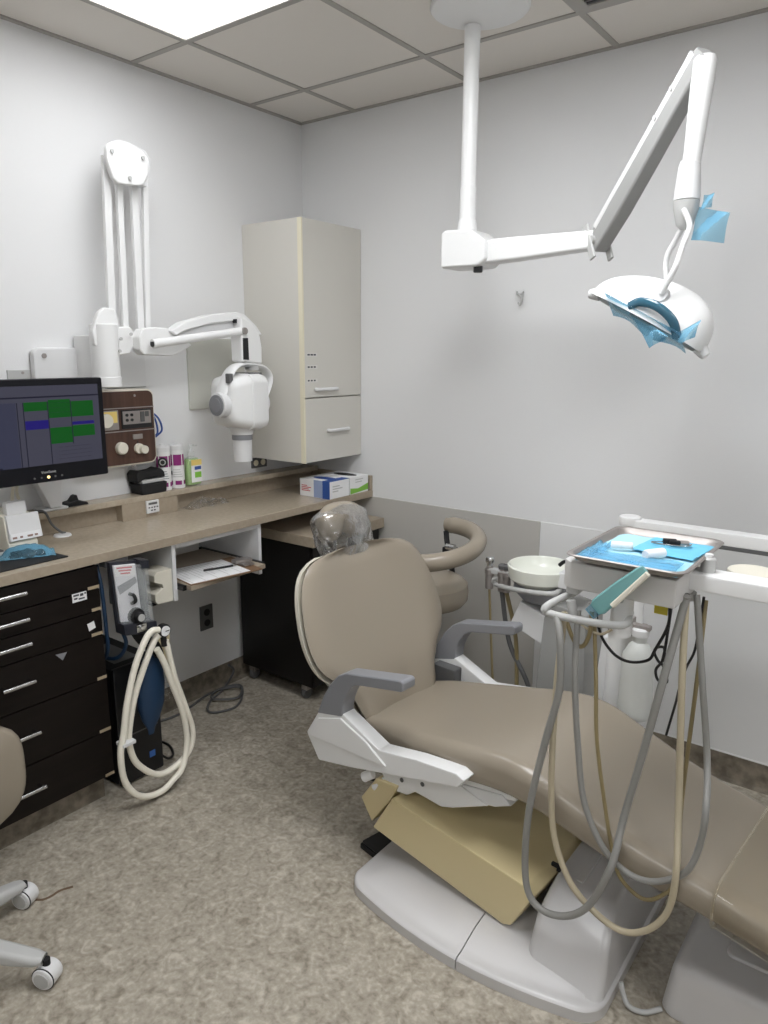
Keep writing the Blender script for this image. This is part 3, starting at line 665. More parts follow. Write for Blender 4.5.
def glove_box(y0, y1, x1, label, kind):
    t = thing('glove_box', label, 'box', (x1-.1, (y0+y1)/2, WZ), 0, 'glove boxes on the counter')
    x0 = x1-.19; z1 = WZ+.083
    part('carton', M().box((x0, y0, WZ), (x1, y1, z1), .0015), PAPER, t)
    part('opening', M().prism([(x0+.1+.07*math.cos(2*PI*k/20), (y0+y1)/2+.03*math.sin(2*PI*k/20)) for k in range(20)], 'z', z1-.001, z1+.001), SOFTBLACK if kind == 'g' else BLUEI, t)
    if kind == 'b':
        part('stripe', M().box((x1-.045, y0-.001, WZ), (x1-.001, y0+.001, z1)).box((x1-.045, y0, z1-.001), (x1, y1, z1+.0008)), BLUEI, t)
        part('pale_stripe', M().box((x1-.1, y0-.001, WZ+.001), (x1-.046, y0+.001, z1)), mat('pale_blue_print', (150,164,196), .6), t)
        ln = M()
        for k, w in enumerate((.035, .06, .045, .055)): ln.box((x0+.012, y0-.001, WZ+.05-.008*k), (x0+.012+w, y0+.001, WZ+.0535-.008*k))
        part('red_lettering', ln, RED, t)
        ln = M()
        for k, w in enumerate((.05, .07, .04)): ln.box((x1-.001, y0+.02, WZ+.055-.012*k), (x1+.0008, y0+.02+w, WZ+.06-.012*k))
        part('lettering', ln, LGREY, t)
    else:
        part('stripe', M().prism([(y0+.002, WZ+.002), (y1-.002, WZ+.01), (y1-.002, WZ+.042), (y0+.06, WZ+.024), (y0+.002, WZ+.03)], 'x', x1-.001, x1+.001), GREEN, t)
        ln = M()
        for k, w in enumerate((.06, .05)): ln.box((x1-.001, y0+.04, WZ+.066-.012*k), (x1+.0008, y0+.04+w, WZ+.07-.012*k))
        part('lettering', ln, LGREY, t)
glove_box(-.325, -.185, .444, 'white and blue glove box with red lettering on the counter', 'b')
glove_box(-.175, -.035, .442, 'white and green glove box in the corner of the counter', 'g')

# monitor
t = thing('monitor', 'black desktop monitor showing a green and purple schedule', 'monitor', (.3, -1.63, LZ))
MX = .30; my0, my1, mz0, mz1 = -1.905, -1.362, 1.172, 1.513
part('bezel', M().box((MX-.035, my0, mz0), (MX, my1, mz1), .005), BEZEL, t)
part('rear_shell', M().box((MX-.075, my0+.08, mz0+.05), (MX-.03, my1-.08, mz1-.05), .015), BLACK, t)
sx0, sx1, sz0, sz1 = my0+.018, my1-.02, mz0+.058, mz1-.022
W_, H_ = sx1-sx0, sz1-sz0
s_ = M()
def srect(u0, u1, v0, v1, m, lift=.001):
    s_.m = m; s_.box((MX-.001, sx0+u0*W_, sz1-v1*H_), (MX+lift, sx0+u1*W_, sz1-v0*H_))
srect(0, 1, 0, 1, 0, .0006); srect(.0, .42, .2, 1, 4, .0009)
srect(.0, 1, .13, .15, 1)
for u in (.425, .465, .628, .788): srect(u, u+.006, .2, 1 if u < .65 else .76, 1)
srect(.472, .627, .2, .31, 2); srect(.635, .788, .18, .41, 2); srect(.795, .955, .21, .41, 2)
srect(.472, .627, .43, .54, 3); srect(.795, .955, .475, .515, 3)
srect(.635, .788, .535, .74, 2); srect(.795, .955, .525, .67, 2)
for k in range(4): srect(.68, .92, .79+.05*k, .793+.05*k, 1)
for k in range(3): srect(.637, .787, .22+.06*k, .223+.06*k, 1, .0013)
for u in (.15, .27): srect(u, u+.004, .22, 1, 1)
srect(.0, .3, .98, 1, 1)
part('screen', s_, [SCR, SCRD, SCRG, SCRB, SCRL], t)
part('lettering', M().text('ViewSonic', .0125, Matrix(((0, 0, 1, MX+.0006), (1, 0, 0, -1.585), (0, 1, 0, mz0+.034), (0, 0, 0, 1)))), LGREY, t)
b = M()
for k in range(5):
    if k != 2: b.cyl((MX-.001, -1.635+.024*k, mz0+.017), (MX+.0015, -1.635+.024*k, mz0+.017), .0035, seg=10)
part('button', b, DGREY, t)
part('power_light', M().cyl((MX-.001, -1.587, mz0+.017), (MX+.002, -1.587, mz0+.017), .005, seg=12), AMBER, t)
part('stand_neck', M().prism([(-1.54, 1.185), (-1.42, 1.185), (-1.43, LZ+.01), (-1.475, LZ+.01)], 'x', .04, .09, .006), WHITE2, t)
part('stand_arm', M().box((.06, -1.56, 1.25), (.23, -1.50, 1.31), .004).box((.04, -1.54, 1.17), (.085, -1.43, 1.33), .004), LGREY, t)
part('stand_foot', M().box((.012, -1.505, LZ), (.088, -1.405, LZ+.009), .004), WHITE2, t)
part('stand_cable', M().tube([(.06, -1.52, 1.03), (.099, -1.505, 1.026), (.1, -1.485, .98), (.105, -1.455, .945), (.112, -1.44, .938)], .0045), DGREY, t)
single('cable', M().tube([(.2, -1.64, 1.22), (.12, -1.625, 1.12), (.08, -1.61, 1.032), (.05, -1.56, 1.035), (.06, -1.58, 1.12), (.2, -1.6, 1.22)], .0055), OFFW, 'beige cable hanging behind the monitor down to the ledge', 'cable', (.1, -1.6, 1.03))

t = thing('label_printer', 'small white label printer on the counter below the monitor', 'printer', (.2, -1.645, WZ))
part('body', M().prism([(.12, WZ), (.255, WZ), (.255, WZ+.04), (.245, WZ+.05), (.235, WZ+.13), (.12, WZ+.145)], 'y', -1.72, -1.62, .004), OFFW, t)
part('front_plate', M().prism([(.236, WZ+.045), (.262, WZ+.052), (.243, WZ+.135), (.232, WZ+.135)], 'y', -1.715, -1.605, .002), WHITE2, t)
part('paper_roll_cover', M().box((.19, -1.7, WZ+.12), (.222, -1.632, WZ+.175), .004), WHITE2, t)
part('output_slot', M().box((.252, -1.71, WZ+.018), (.2565, -1.63, WZ+.03)), DGREY, t)
part('label_strip', M().prism([(.259, WZ+.053), (.2635, WZ+.053), (.2595, WZ+.075), (.2555, WZ+.075)], 'y', -1.712, -1.612), PAPER, t)
ln = M()
for k, w in enumerate((.02, .012, .025, .014)): ln.box((.2592, -1.708+.025*k, WZ+.059), (.2638, -1.708+.025*k+w*.7, WZ+.065))
part('print', ln, mat('brown_print', (150,122,112), .7), t)
t = thing('desk_gadget', 'small black desk gadget with a peak on the counter ledge', 'gadget', (.045, -1.36, LZ))
part('base', M().prism([(-1.40, LZ), (-1.315, LZ), (-1.32, LZ+.01), (-1.36, LZ+.02), (-1.395, LZ+.014)], 'x', .02, .075, .003), SOFTBLACK, t)
part('peak', M().prism([(-1.385, LZ+.012), (-1.345, LZ+.012), (-1.352, LZ+.04), (-1.362, LZ+.038)], 'x', .03, .06, .003), SOFTBLACK, t)
t = thing('power_adapter', 'white plug with cable lying at the left end of the ledge', 'plug', (.05, -1.6, LZ))
part('body', M().box((.03, -1.64, LZ), (.075, -1.585, LZ+.025), .005), WHITE2, t)
part('cord', M().tube([(.075, -1.61, LZ+.012), (.09, -1.66, LZ+.022), (.07, -1.72, LZ+.01), (.05, -1.8, LZ+.006)], .004), WHITE2, t)
single('cable_grommet', M().lathe([(.032, 0), (.03, .005), (.012, .007), (.006, .006)], (.115, -1.455, WZ)), WHITE2, 'flat white cable grommet disc on the counter beside the label printer', 'grommet', (.115, -1.455, WZ))
single('mouse_pad', M().prism([(.405, -1.60), (.41, -1.84), (.20, -1.85), (.18, -1.62)], 'z', WZ, WZ+.004, .0015), SOFTBLACK, 'black mouse pad at the front left of the counter', 'mouse pad', (.3, -1.7, WZ))
t = thing('computer_mouse', 'computer mouse wrapped in blue film on the black mouse pad', 'mouse', (.29, -1.68, WZ+.004))
part('body', M().ball((.29, -1.68, WZ+.016), (.03, .05, .018), e=.8, mtx=Matrix.Rotation(R(-25), 3, 'Z')), SOFTBLACK, t)
def mw(u, v):
    a = (u-.5)*.105; b = (v-.5)*.17
    h = .033*max(0, 1-(a/.044)**2-(b/.075)**2)**.5 if (a/.044)**2+(b/.075)**2 < 1 else 0
    n = noise.noise(Vector((u*7, v*7, 2)))
    c, s = math.cos(R(-25)), math.sin(R(-25))
    return (.29+a*c-b*s, -1.68+a*s+b*c, WZ+.0065+h+.005*abs(n))
part('film_wrap', M().sheet(mw, 20, 24, .001), BFILM, t)
t = thing('keyboard', 'grey keyboard corner at the left edge of the counter', 'keyboard', (.2, -1.85, WZ))
part('case', M().box((.13, -2.2, WZ), (.24, -1.715, WZ+.016), .004), LGREY, t)
k_ = M()
for i in range(4):
    for j in range(20): k_.box((.14+.024*i, -1.745-.022*j, WZ+.016), (.158+.024*i, -1.727-.022*j, WZ+.021), 0)
part('keys', k_, DGREY, t)

# ------------------------------------------------------------------ gas flowmeter under the counter
t = thing('gas_flowmeter', 'clear fronted gas flowmeter with cream hoses hung under the counter', 'flowmeter', (.5, -1.43, .63))
q = [(0.5,-1.509,0.907),(0.5,-1.378,0.888),(0.5,-1.363,0.631),(0.5,-1.492,0.656)]
def fm_pt(u, v, x):          # u across, v down the face
    a = Vector(q[0]).lerp(Vector(q[1]), u); b = Vector(q[3]).lerp(Vector(q[2]), u); p = a.lerp(b, v); return Vector((x, p.y, p.z))
def fq(u0, u1, v0, v1, x0, x1, bev=.002):
    return M().prism([(p.y, p.z) for p in (fm_pt(u0, v0, 0), fm_pt(u1, v0, 0), fm_pt(u1, v1, 0), fm_pt(u0, v1, 0))], 'x', x0, x1, bev)
part('back_plate', fq(0, 1, 0, 1, .475, .495), mat('slate_grey', (40,42,50), .4), t)
part('face_plate', fq(.06, .72, .04, .86, .494, .502), mat('pale_plate', (222,221,226), .35), t)
part('top_cap', fq(.78, 1.02, -.02, .1, .475, .525), bpy.data.materials['slate_grey'], t)
part('bottom_cap', fq(-.0, 1.02, .87, 1.03, .475, .53), bpy.data.materials['slate_grey'], t)
part('flow_tube', M().cyl(fm_pt(.83, .08, .5), fm_pt(.83, .87, .5), .008).cyl(fm_pt(.93, .08, .5), fm_pt(.93, .87, .5), .008), ACRYL, t)
part('front_cover', fq(.02, 1., .04, .88, .512, .52, .003), ACRYL, t)
lb = part('top_label', fq(.08, .68, .04, .2, .5, .5028, 0), PAPER, t)
ln = M()
for k in range(3):
    s2 = fq(.14+.05*k, .6-.04*k, .07+.04*k, .09+.04*k, .502, .5036, 0); ln.add(s2.v, s2.f)
part('red_lettering', ln, RED, lb)
part('dark_band', M().prism([(p.y, p.z) for p in (fm_pt(.1, .34, 0), fm_pt(.66, .22, 0), fm_pt(.7, .3, 0), fm_pt(.45, .38, 0), fm_pt(.14, .46, 0))], 'x', .4995, .5026), GREY, t)
part('lever', M().tube([fm_pt(.42, .46, .502), fm_pt(.46, .47, .52), fm_pt(.47, .55, .525), fm_pt(.44, .6, .505)], .006), SOFTBLACK, t)
c = fm_pt(.5, .78, .5)
part('control_knob', M().lathe([(.029, 0), (.028, .02), (.018, .022), (.017, .04)], c, (1, 0, 0)), SOFTBLACK, t)
part('knob_cap', M().cyl((.54, c.y, c.z), (.544, c.y, c.z), .013), LGREY, t)
c = fm_pt(.52, .93, .53)
part('flush_button', M().box((.529, c.y-.02, c.z-.016), (.533, c.y+.02, c.z+.012), .001).cyl((.53, c.y, c.z), (.542, c.y, c.z), .009), CHROME, t)
part('mount_arm', M().box((.40, -1.49, WZ-.06), (.44, -1.40, WZ-.035), .003).box((.43, -1.48, .74), (.445, -1.42, WZ-.04), .003), DGREY, t)
part('outlet_elbow', M().tube([(.49, -1.42, .645), (.5, -1.40, .60), (.515, -1.37, .57), (.52, -1.355, .53)], lambda f_: .028-.01*f_), SOFTBLACK, t)
c = Vector([(0.56,-1.35,0.63)][0])
gd = part('pressure_gauge', M().cyl((.535, c.y, c.z), (.56, c.y, c.z), .024, bev=.003, seg=28), BLACK, t)
part('gauge_dial', M().cyl((.559, c.y, c.z), (.5615, c.y, c.z), .019, seg=24), PAPER, gd)
part('gauge_needle', M().box((.561, c.y-.001, c.z-.002), (.5625, c.y+.015, c.z+.001)), BLACK, gd)
part('gauge_stem', M().cyl((.545, c.y, c.z-.02), (.545, c.y+.002, c.z-.06), .011), BLACK, t)
L1 = [(0.56,-1.377,0.643),(0.56,-1.409,0.646),(0.56,-1.441,0.614),(0.56,-1.484,0.536),(0.56,-1.523,0.419),(0.56,-1.546,0.311),(0.56,-1.562,0.248),(0.56,-1.556,0.146),(0.56,-1.52,0.073),(0.56,-1.469,0.035),(0.56,-1.406,0.025),(0.56,-1.355,0.045),(0.56,-1.311,0.077)]+[(0.55,-1.278,0.166),(0.55,-1.289,0.285),(0.55,-1.33,0.42),(0.55,-1.357,0.509),(0.55,-1.384,0.571)]
part('hose', M().tube(L1, .0115, seg=12), HOSEC, t)
L2 = [(0.545,-1.359,0.62),(0.545,-1.39,0.6),(0.545,-1.447,0.501),(0.545,-1.487,0.411),(0.545,-1.514,0.306),(0.545,-1.515,0.243),(0.545,-1.494,0.175),(0.545,-1.437,0.107),(0.545,-1.383,0.08),(0.545,-1.315,0.089),(0.545,-1.261,0.126),(0.545,-1.246,0.197),(0.545,-1.272,0.299),(0.545,-1.31,0.426),(0.545,-1.328,0.519),(0.545,-1.341,0.588)]
part('hose', M().tube(L2, .0115, seg=12), HOSEC, t)
h_ = [(0.553,-1.555,0.274),(0.553,-1.511,0.25)]
part('hose_clip', M().box((.53, h_[0][1]-.004, h_[0][2]-.005), (.575, h_[1][1]+.004, h_[0][2]+.008), .003), WHITE2, t)
bc = [(0.5,-1.38,0.514),(0.5,-1.385,0.399),(0.5,-1.391,0.251)]
rg = []
for zf, w in ((0, .018), (.06, .028), (.2, .046), (.42, .056), (.65, .054), (.82, .036), (.93, .016), (1, .011)):
    p = Vector((.5, -1.375-.02*zf, .555-.325*zf)); rg.append([(p.x+w*.55*math.sin(2*PI*k/20), p.y+w*math.cos(2*PI*k/20), p.z) for k in range(20)])
part('reservoir_bag', M().loft(rg), NAVY, t)
part('bag_neck', M().cyl((.5, -1.375, .59), (.5, -1.375, .55), .018), SOFTBLACK, t)
single('paper_tag', M().box((.475, -1.325, .455), (.478, -1.275, .58), .0005), mat('old_paper', (200,186,150), .8), 'yellowed paper tag hanging behind the flowmeter hoses', 'tag', (.476, -1.3, .5))
single('foil_bag', M().sheet(lambda u, v: (.44+.012*noise.noise(Vector((u*5, v*6, .7))), -1.30+.05*u+.006*noise.noise(Vector((u*6, v*6, 3))), .30+.15*v), 8, 14, .0012), CLEAR2, 'crinkled clear plastic pouch hanging behind the flowmeter hoses', 'pouch', (.44, -1.28, .3))

t = thing('computer_tower', 'black desktop computer tower on the floor under the counter', 'computer', (.2, -1.36, 0))
part('case', M().box((.02, -1.47, .012), (.385, -1.285, .475), .006), SOFTBLACK, t)
part('front_bezel', M().box((.385, -1.472, .01), (.405, -1.283, .478), .006), BLACK, t)
part('logo', M().box((.4045, -1.345, .075), (.4065, -1.32, .1)), mat('blue_logo', (58,104,176), .4), t)
part('vent', M().box((.15, -1.43, .4745), (.35, -1.33, .4755)), DGREY, t)
part('seam', M().box((.4045, -1.46, .2), (.4058, -1.30, .205)), DGREY, t)
for fx in (.05, .32): part('foot', M().box((fx, -1.46, 0), (fx+.04, -1.30, .013)), DGREY, t)
single('cable', M().tube([(.40, -1.5, .88), (.43, -1.505, .80), (.43, -1.5, .66), (.40, -1.485, .55), (.30, -1.476, .47), (.1, -1.476, .3)], .007), NAVY, 'dark blue cable hanging beside the drawer cabinet', 'cable', (.43, -1.5, .6))
single('cable', M().tube([(.47, -1.47, .66), (.45, -1.44, .58), (.40, -1.46, .52), (.2, -1.476, .5), (.08, -1.476, .42)], .007), NAVY, 'dark blue cable running from the flowmeter down behind the tower', 'cable', (.45, -1.46, .55))
single('cable', M().tube([(.03, -.62, .10), (.02, -.58, .05), (.06, -.68, .008), (.12, -.82, .007), (.2, -.88, .007), (.25, -.78, .007), (.18, -.67, .008), (.1, -.62, .015), (.06, -.72, .014), (.12, -.8, .018), (.2, -.72, .016), (.13, -.64, .02), (.05, -.75, .008), (.1, -.98, .006), (.06, -1.15, .006)], .0055), DGREY, 'tangle of grey cable on the floor against the wall', 'cable', (.1, -.75, 0))
single('cable', M().tube([(.06, -1.24, .006), (.25, -1.17, .006), (.35, -1.2, .006), (.4, -1.26, .03), (.392, -1.29, .06)], .005), BLACK, 'black cable lying on the floor beside the computer tower', 'cable', (.3, -1.2, 0))

# ------------------------------------------------------------------ dental chair
ch = thing('dental_chair', 'taupe reclining dental chair with grey armrests and white side frames', 'dental chair', (1.573, -.975, 0), R(-5))
def cp(name, mb, m, par=None, **k): return part(name, mb, m, par or ch, local=True, **k)
# seat and leg rest: one long upholstered pad
prof = [(-.385, .395), (-.36, .42), (-.30, .438), (-.24, .456), (-.16, .476), (0, .503), (.12, .528), (.21, .547), (.30, .560), (.36, .557), (.42, .545), (.52, .512), (.66, .468), (.83, .435), (1.0, .398), (1.15, .362), (1.24, .335), (1.26, .32)]
wid = [(-.385, .17), (-.36, .195), (-.2, .218), (0, .25), (.2, .268), (.36, .266), (.5, .252), (.66, .24), (.83, .228), (1.15, .21), (1.24, .195), (1.26, .17)]
thk = [(-.385, .05), (-.36, .085), (0, .105), (.3, .115), (.5, .11), (.83, .095), (1.24, .08), (1.26, .05)]
U = [-.385, -.375]+[-.36+k*.03 for k in range(54) if -.36+k*.03 < 1.25]+[1.25, 1.26]
rg = []
pv = catmull([Vector((a, 0, b)) for a, b in prof], 8)
def ztop(u): return interp([(p.x, p.z) for p in pv], u)
for u in U:
    w, th, z = interp(wid, u), interp(thk, u), ztop(u)
    rr = min(.042, th*.45); ring = []
    for a, b in rrect(w, th/2, rr, 5):
        dip = -.012*max(0, 1-(a/w)**2) if b > 0 else 0
        ring.append((u, a, z-th/2+b+dip))
    # extra points across the top so the dip reads
    top = [(u, w-rr-(2*(w-rr))*k/8, z-.012*max(0, 1-((w-rr-(2*(w-rr))*k/8)/w)**2)) for k in range(1, 8)]
    ring = ring[:6]+top+ring[6:]
    rg.append(ring)
cp('seat_pad', M().loft(rg), VINYL)
# backrest
rec = R(22); B0 = Vector((-.285, -.012, .443)); tb = Vector((-math.sin(rec), 0, math.cos(rec))); nb = Vector((math.cos(rec), 0, math.sin(rec)))
wb = [(-.05, .12), (-.03, .165), (0, .187), (.06, .202), (.10, .224), (.135, .246), (.17, .28), (.22, .303), (.29, .310), (.38, .298), (.44, .280), (.48, .258), (.505, .232), (.522, .198), (.535, .14), (.542, .07)]
S = [-.05+k*.02 for k in range(29)]+[.52, .53, .537, .542]
wv = catmull([Vector((a, 0, b)) for a, b in wb], 6)
def wback(s): return interp([(p.x, p.z) for p in wv], s)*(1+.06*min(1, max(0, s/.15)))
def bp(s, v, n): return tuple(B0+tb*s+nb*n+Vector((0, v, 0)))
def wing(q): return .07*abs(q)**2.2
def ring_back(s, sc_, t0, t1):
    w = wback(s)*sc_; out = []; e = min(1, max(.35, (.542-s)/.05))*min(1, max(.4, (s+.05)/.05+.4))
    f = t1*e if t1 > 0 else t1
    K = 22
    rim = .6
    for k in range(K+1):
        q = 1-2*k/K; lump = .012*math.exp(-((s-.12)/.1)**2)*(1-abs(q))
        out.append(bp(s, w*q, t0+(f-t0)*(1-abs(q)**6*.75)+wing(q)+lump))
    for k in range(1, K):
        q = -1+2*k/K
        out.append(bp(s, w*q, t0+wing(q)*.9-.0*(1-q*q)))
    return out
cp('back_pad', M().loft([ring_back(s, 1, -.052, .018) for s in S]), VINYL)
rs = []
for s in [-.0+k*.02 for k in range(26)]+[.52, .53]:
    w = wback(s)+.003+.02*math.exp(-((s-.09)/.075)**2); out = []
    for k in range(17):
        q = 1-2*k/16; out.append(bp(s, w*q, -.046+wing(q)*.92))
    for k in range(17):
        q = -1+2*k/16; out.append(bp(s+.004, w*q*.985, -.066-.035*(1-q*q)+wing(q)*.92))
    rs.append(out)
cp('back_shell', M().loft(rs), OFFW)
cp('headrest_post', M().box((-.565, -.03, .80), (-.545, .03, .99), .004), CHROME)
# headrest cushion: two lobes meeting in a V
Hc = Vector((-.548, -.005, 1.012))
hr = M()
rg = []
for k in range(25):
    q = -1+2*k/24; v = .112*q; s_ = max(.03, 1-abs(q)**3.2)**.5
    cz = -.022*abs(q)*0; hh = .066*s_*(1-.0*q); ring = []
    for j in range(22):
        a = 2*PI*j/22; zz = hh*math.sin(a); dd = .048*s_*math.cos(a)
        notch = .03*math.exp(-(q/.22)**2)*max(0, -math.sin(a)+.35)
        fr = dd-(notch if math.cos(a) > -.2 else 0)
        ring.append(tuple(Hc+Vector((0, v, 0))+tb*(zz+.014*math.cos(q*PI/2)+.4*notch*(1 if math.sin(a) < 0 else 0))+nb*(fr+.012*abs(q))))
    rg.append(ring)
cp('headrest', hr.loft(rg), VINYL)
# arms
for sg in (-1, 1):
    v0, v1 = sorted((sg*.262, sg*.318))
    poly = [(-.347, .479), (-.318, .545), (-.284, .60), (-.25, .637), (-.216, .656), (-.18, .663), (.002, .700), (.012, .695), (.012, .672), (.004, .665), (-.17, .630), (-.195, .615), (-.215, .585), (-.228, .555), (-.234, .505)]
    cp('armrest', M().prism(poly, 'y', v0, v1, .009, 3), GREY)
    poly = [(-.235, .516), (-.345, .482), (-.402, .392), (-.346, .312), (-.2, .345), (.205, .452), (.228, .482), (.2, .493), (.06, .478), (-.083, .452), (-.15, .48)]
    a_ = cp('side_frame', M().prism(poly, 'y', sg*.262, sg*.315, .006, 2), WHITE)
    cp('frame_panel', M().prism([(-.24, .50), (-.34, .465), (-.385, .39), (-.05, .412), (-.13, .46)], 'y', sg*.312, sg*.321, .003, 2), WHITE, a_)
    if sg > 0: cp('inner_hinge', M().prism([(-.36, .40), (-.2, .40), (-.2, .49), (-.30, .49)], 'y', sg*.215, sg*.262, .006), DGREY)
cp('seat_frame', M().prism([(-.33, .30), (.12, .345), (.2, .40), (.34, .43), (.34, .445), (.1, .43), (-.33, .36)], 'y', -.235, .235, .006), WHITE)
cp('seat_bracket', M().prism([(-.13, .315), (-.1, .28), (-.03, .29), (.0, .315), (.10, .31), (.14, .325), (.26, .385), (.12, .42), (-.15, .36)], 'y', -.245, -.14, .006), WHITE)
cp('seat_bracket', M().prism([(.16, .365), (.28, .39), (.33, .415), (.3, .435), (.1, .40)], 'y', -.24, -.02, .004), WHITE2)
cp('lift_arm', M().prism([(-.22, .26), (-.02, .16), (.1, .16), (.12, .22), (.0, .32), (-.2, .34)], 'y', -.08, .1, .012), WHITE2)
for u, v, z in ((-.05, -.247, .335), (.03, -.247, .355)): cp('bolt', M().cyl((u, v, z), (u, v+.01, z), .007, seg=12), DGREY)
cp('release_lever', M().tube([(-.16, -.25, .265), (-.13, -.24, .295), (-.1, -.22, .315)], .011), WHITE)
cp('release_lever', M().cyl([(-0.175,-0.285,0.309)][0], [(-0.146,-0.27,0.329)][0], .016, bev=.004), WHITE)
cp('hose_loop', M().tube([(-.25, -.2, .29), (-.2, -.22, .262), (-.13, -.2, .285)], .005), BLACK)
# plain covers below: turned square to the room
ca, sa = math.cos(R(5)), math.sin(R(5))
def rb(x, y, z): return (x*ca-y*sa, x*sa+y*ca, z)
def rbm(mb): mb.v = [rb(*v) for v in mb.v]; return mb
yp = [(p[0], p[2]) for p in [(-0.149,-0.27,0.139),(-0.07,-0.27,0.275),(0.404,-0.27,0.226),(0.426,-0.27,0.203),(0.363,-0.27,0.082),(0.337,-0.27,0.071)]]
ycol = M().prism(yp, 'y', -.27, .22, .006, 2)
yc = cp('link_cover', ycol, YEL)
cp('end_flap', M().prism([(p[0], p[2]) for p in [(-0.166,-0.255,0.143),(-0.213,-0.255,0.21),(-0.148,-0.255,0.303),(-0.061,-0.255,0.311),(-0.085,-0.255,0.256)]], 'y', -.255, .18, .004), YEL, yc)
for yy in (-.14, .02):
    hk = M().box((.408, yy-.006, .222), (.438, yy+.004, .232), .001).box((.43, yy-.016, .222), (.44, yy+.004, .231), .001)
    cp('hinge_clip', hk, BLACK, yc)
cp('screw', M().cyl((.36, -.08, .21), (.36, -.08, .222), .005, seg=10), STEEL, yc)
# base
def half_depth(x):
    F = min(1, max(0, (x+.17)/.8)); return .375+.068*math.sin(PI*F)**.85
def slab(x0, x1, xe, side):
    # low moulded cover: a vertical rim, then a slope rising away from the outer edges
    nx, ny = 26, 44; vs = []; idx = {}; fs = []
    prof_ = [(0, .03), (.006, .036), (.036, .040), (.042, .044), (.10, .062), (.17, .072), (.26, .076)]
    for i in range(nx+1):
        f = i/nx; f = f*f*(3-2*f); x = x0+(x1-x0)*f; Y = half_depth(x)
        dx = (x-xe)*side
        if dx < .05: Y -= .05-math.sqrt(max(0, .0025-(.05-dx)**2))
        for j in range(ny+1):
            g_ = -1+2*j/ny; g_ = math.sin(g_*PI/2); y = Y*g_ if g_ < 0 else Y*.88*g_
            d = min(Y-abs(Y*g_), dx); idx[i, j] = len(vs); vs.append((x, y, interp(prof_, d)))
    n0 = len(vs); vs += [(a, b, 0) for a, b, c in vs]
    for i in range(nx):
        for j in range(ny):
            a, b, c, d = idx[i, j], idx[i+1, j], idx[i+1, j+1], idx[i, j+1]
            fs.append((a, b, c, d)); fs.append((d+n0, c+n0, b+n0, a+n0))
    rim = [(i, 0) for i in range(nx)]+[(nx, j) for j in range(ny)]+[(i, ny) for i in range(nx, 0, -1)]+[(0, j) for j in range(ny, 0, -1)]
    for k in range(len(rim)):
        a, b = idx[rim[k]], idx[rim[(k+1) % len(rim)]]; fs.append((a, a+n0, b+n0, b))
    return M().add(vs, fs)
bs = cp('base_front', rbm(slab(-.17, .2515, -.17, 1)), BASEW)
cp('base_rear', rbm(slab(.2545, .62, .62, -1)), BASEW)
rg = []
for z, x0, x1, ya, yb, r in ((.03, .40, .612, -.362, .30, .03), (.06, .402, .61, -.338, .29, .028), (.12, .405, .607, -.318, .285, .026), (.15, .408, .604, -.305, .28, .024), (.17, .41, .598, -.28, .27, .022), (.20, .415, .592, -.238, .25, .022), (.22, .42, .584, -.208, .23, .02), (.226, .43, .574, -.19, .22, .018)):
    cx, cy2 = (x0+x1)/2, (ya+yb)/2
    rg.append([(cx+a, cy2+b, z-(cx+a-.41)*.10*max(0, (z-.13)/.09)) for a, b in rrect((x1-x0)/2, (yb-ya)/2, r, 5)])
hm = cp('base_hump', rbm(M().loft(rg)), BASEW)
cp('hump_groove', rbm(M().prism([(.47, -.19), (.49, -.19), (.49, .1), (.47, .1)], 'z', .20, .222, .003)), BASEW, hm)
for x, y, z in ((.36, -.372, .046), (.43, -.365, .046)): cp('base_screw', rbm(M().cyl((x, y, z-.02), (x, y, z+.001), .007, seg=12)), WHITE2)

# clear sheaths on the chair
fc = []
for u in [.850+.02*k for k in range(23)]:
    w = interp(wid, min(u, 1.2))+.006; z = ztop(min(u, 1.26)) if u < 1.24 else ztop(1.24)-.3*(u-1.24); th = .105
    fc.append([(u, a, z-th/2+.004+b) for a, b in rrect(w, th/2+.006, .045, 4)])
fi = [[(p[0], p[1]*.985, p[2]) for p in r] for r in fc]
c1 = M().loft(fc, cap=False)
c1.tube([(fc[0][k][0], fc[0][k][1], fc[0][k][2]) for k in range(len(fc[0]))], .0035, seg=6, closed=True, smooth=False)
mt = Matrix.Translation((1.573, -.975, 0)) @ Matrix.Rotation(R(-5), 4, 'Z')
c1.v = [tuple(mt @ Vector(v)) for v in c1.v]
single('foot_cover', c1, CLEARW, 'clear plastic sheath pulled over the foot end of the dental chair', 'plastic cover', (2.4, -1.05, .33))
def bag(u, v):
    a = 2*PI*u; rr = 1+.05*noise.noise(Vector((math.cos(a)*2.5, math.sin(a)*2.5, v*5)))+.03*noise.noise(Vector((math.cos(a)*7, math.sin(a)*7, v*12)))
    zz = -.115+.19*v
    if v > .72: k = math.cos((v-.72)/.28*PI/2)**.6
    else: k = 1
    k = max(k, .02)
    w = .124*k*rr; d = (.068 if v > .35 else .045+.023*v/.35)*k*rr
    p = Hc+Vector((0, w*math.cos(a), 0))+tb*zz+nb*d*math.sin(a)
    return mt @ p
single('headrest_bag', M().sheet(bag, 48, 26, .0008), CLEAR, 'crinkled clear plastic bag over the headrest of the dental chair', 'plastic bag', tuple(mt @ Hc))

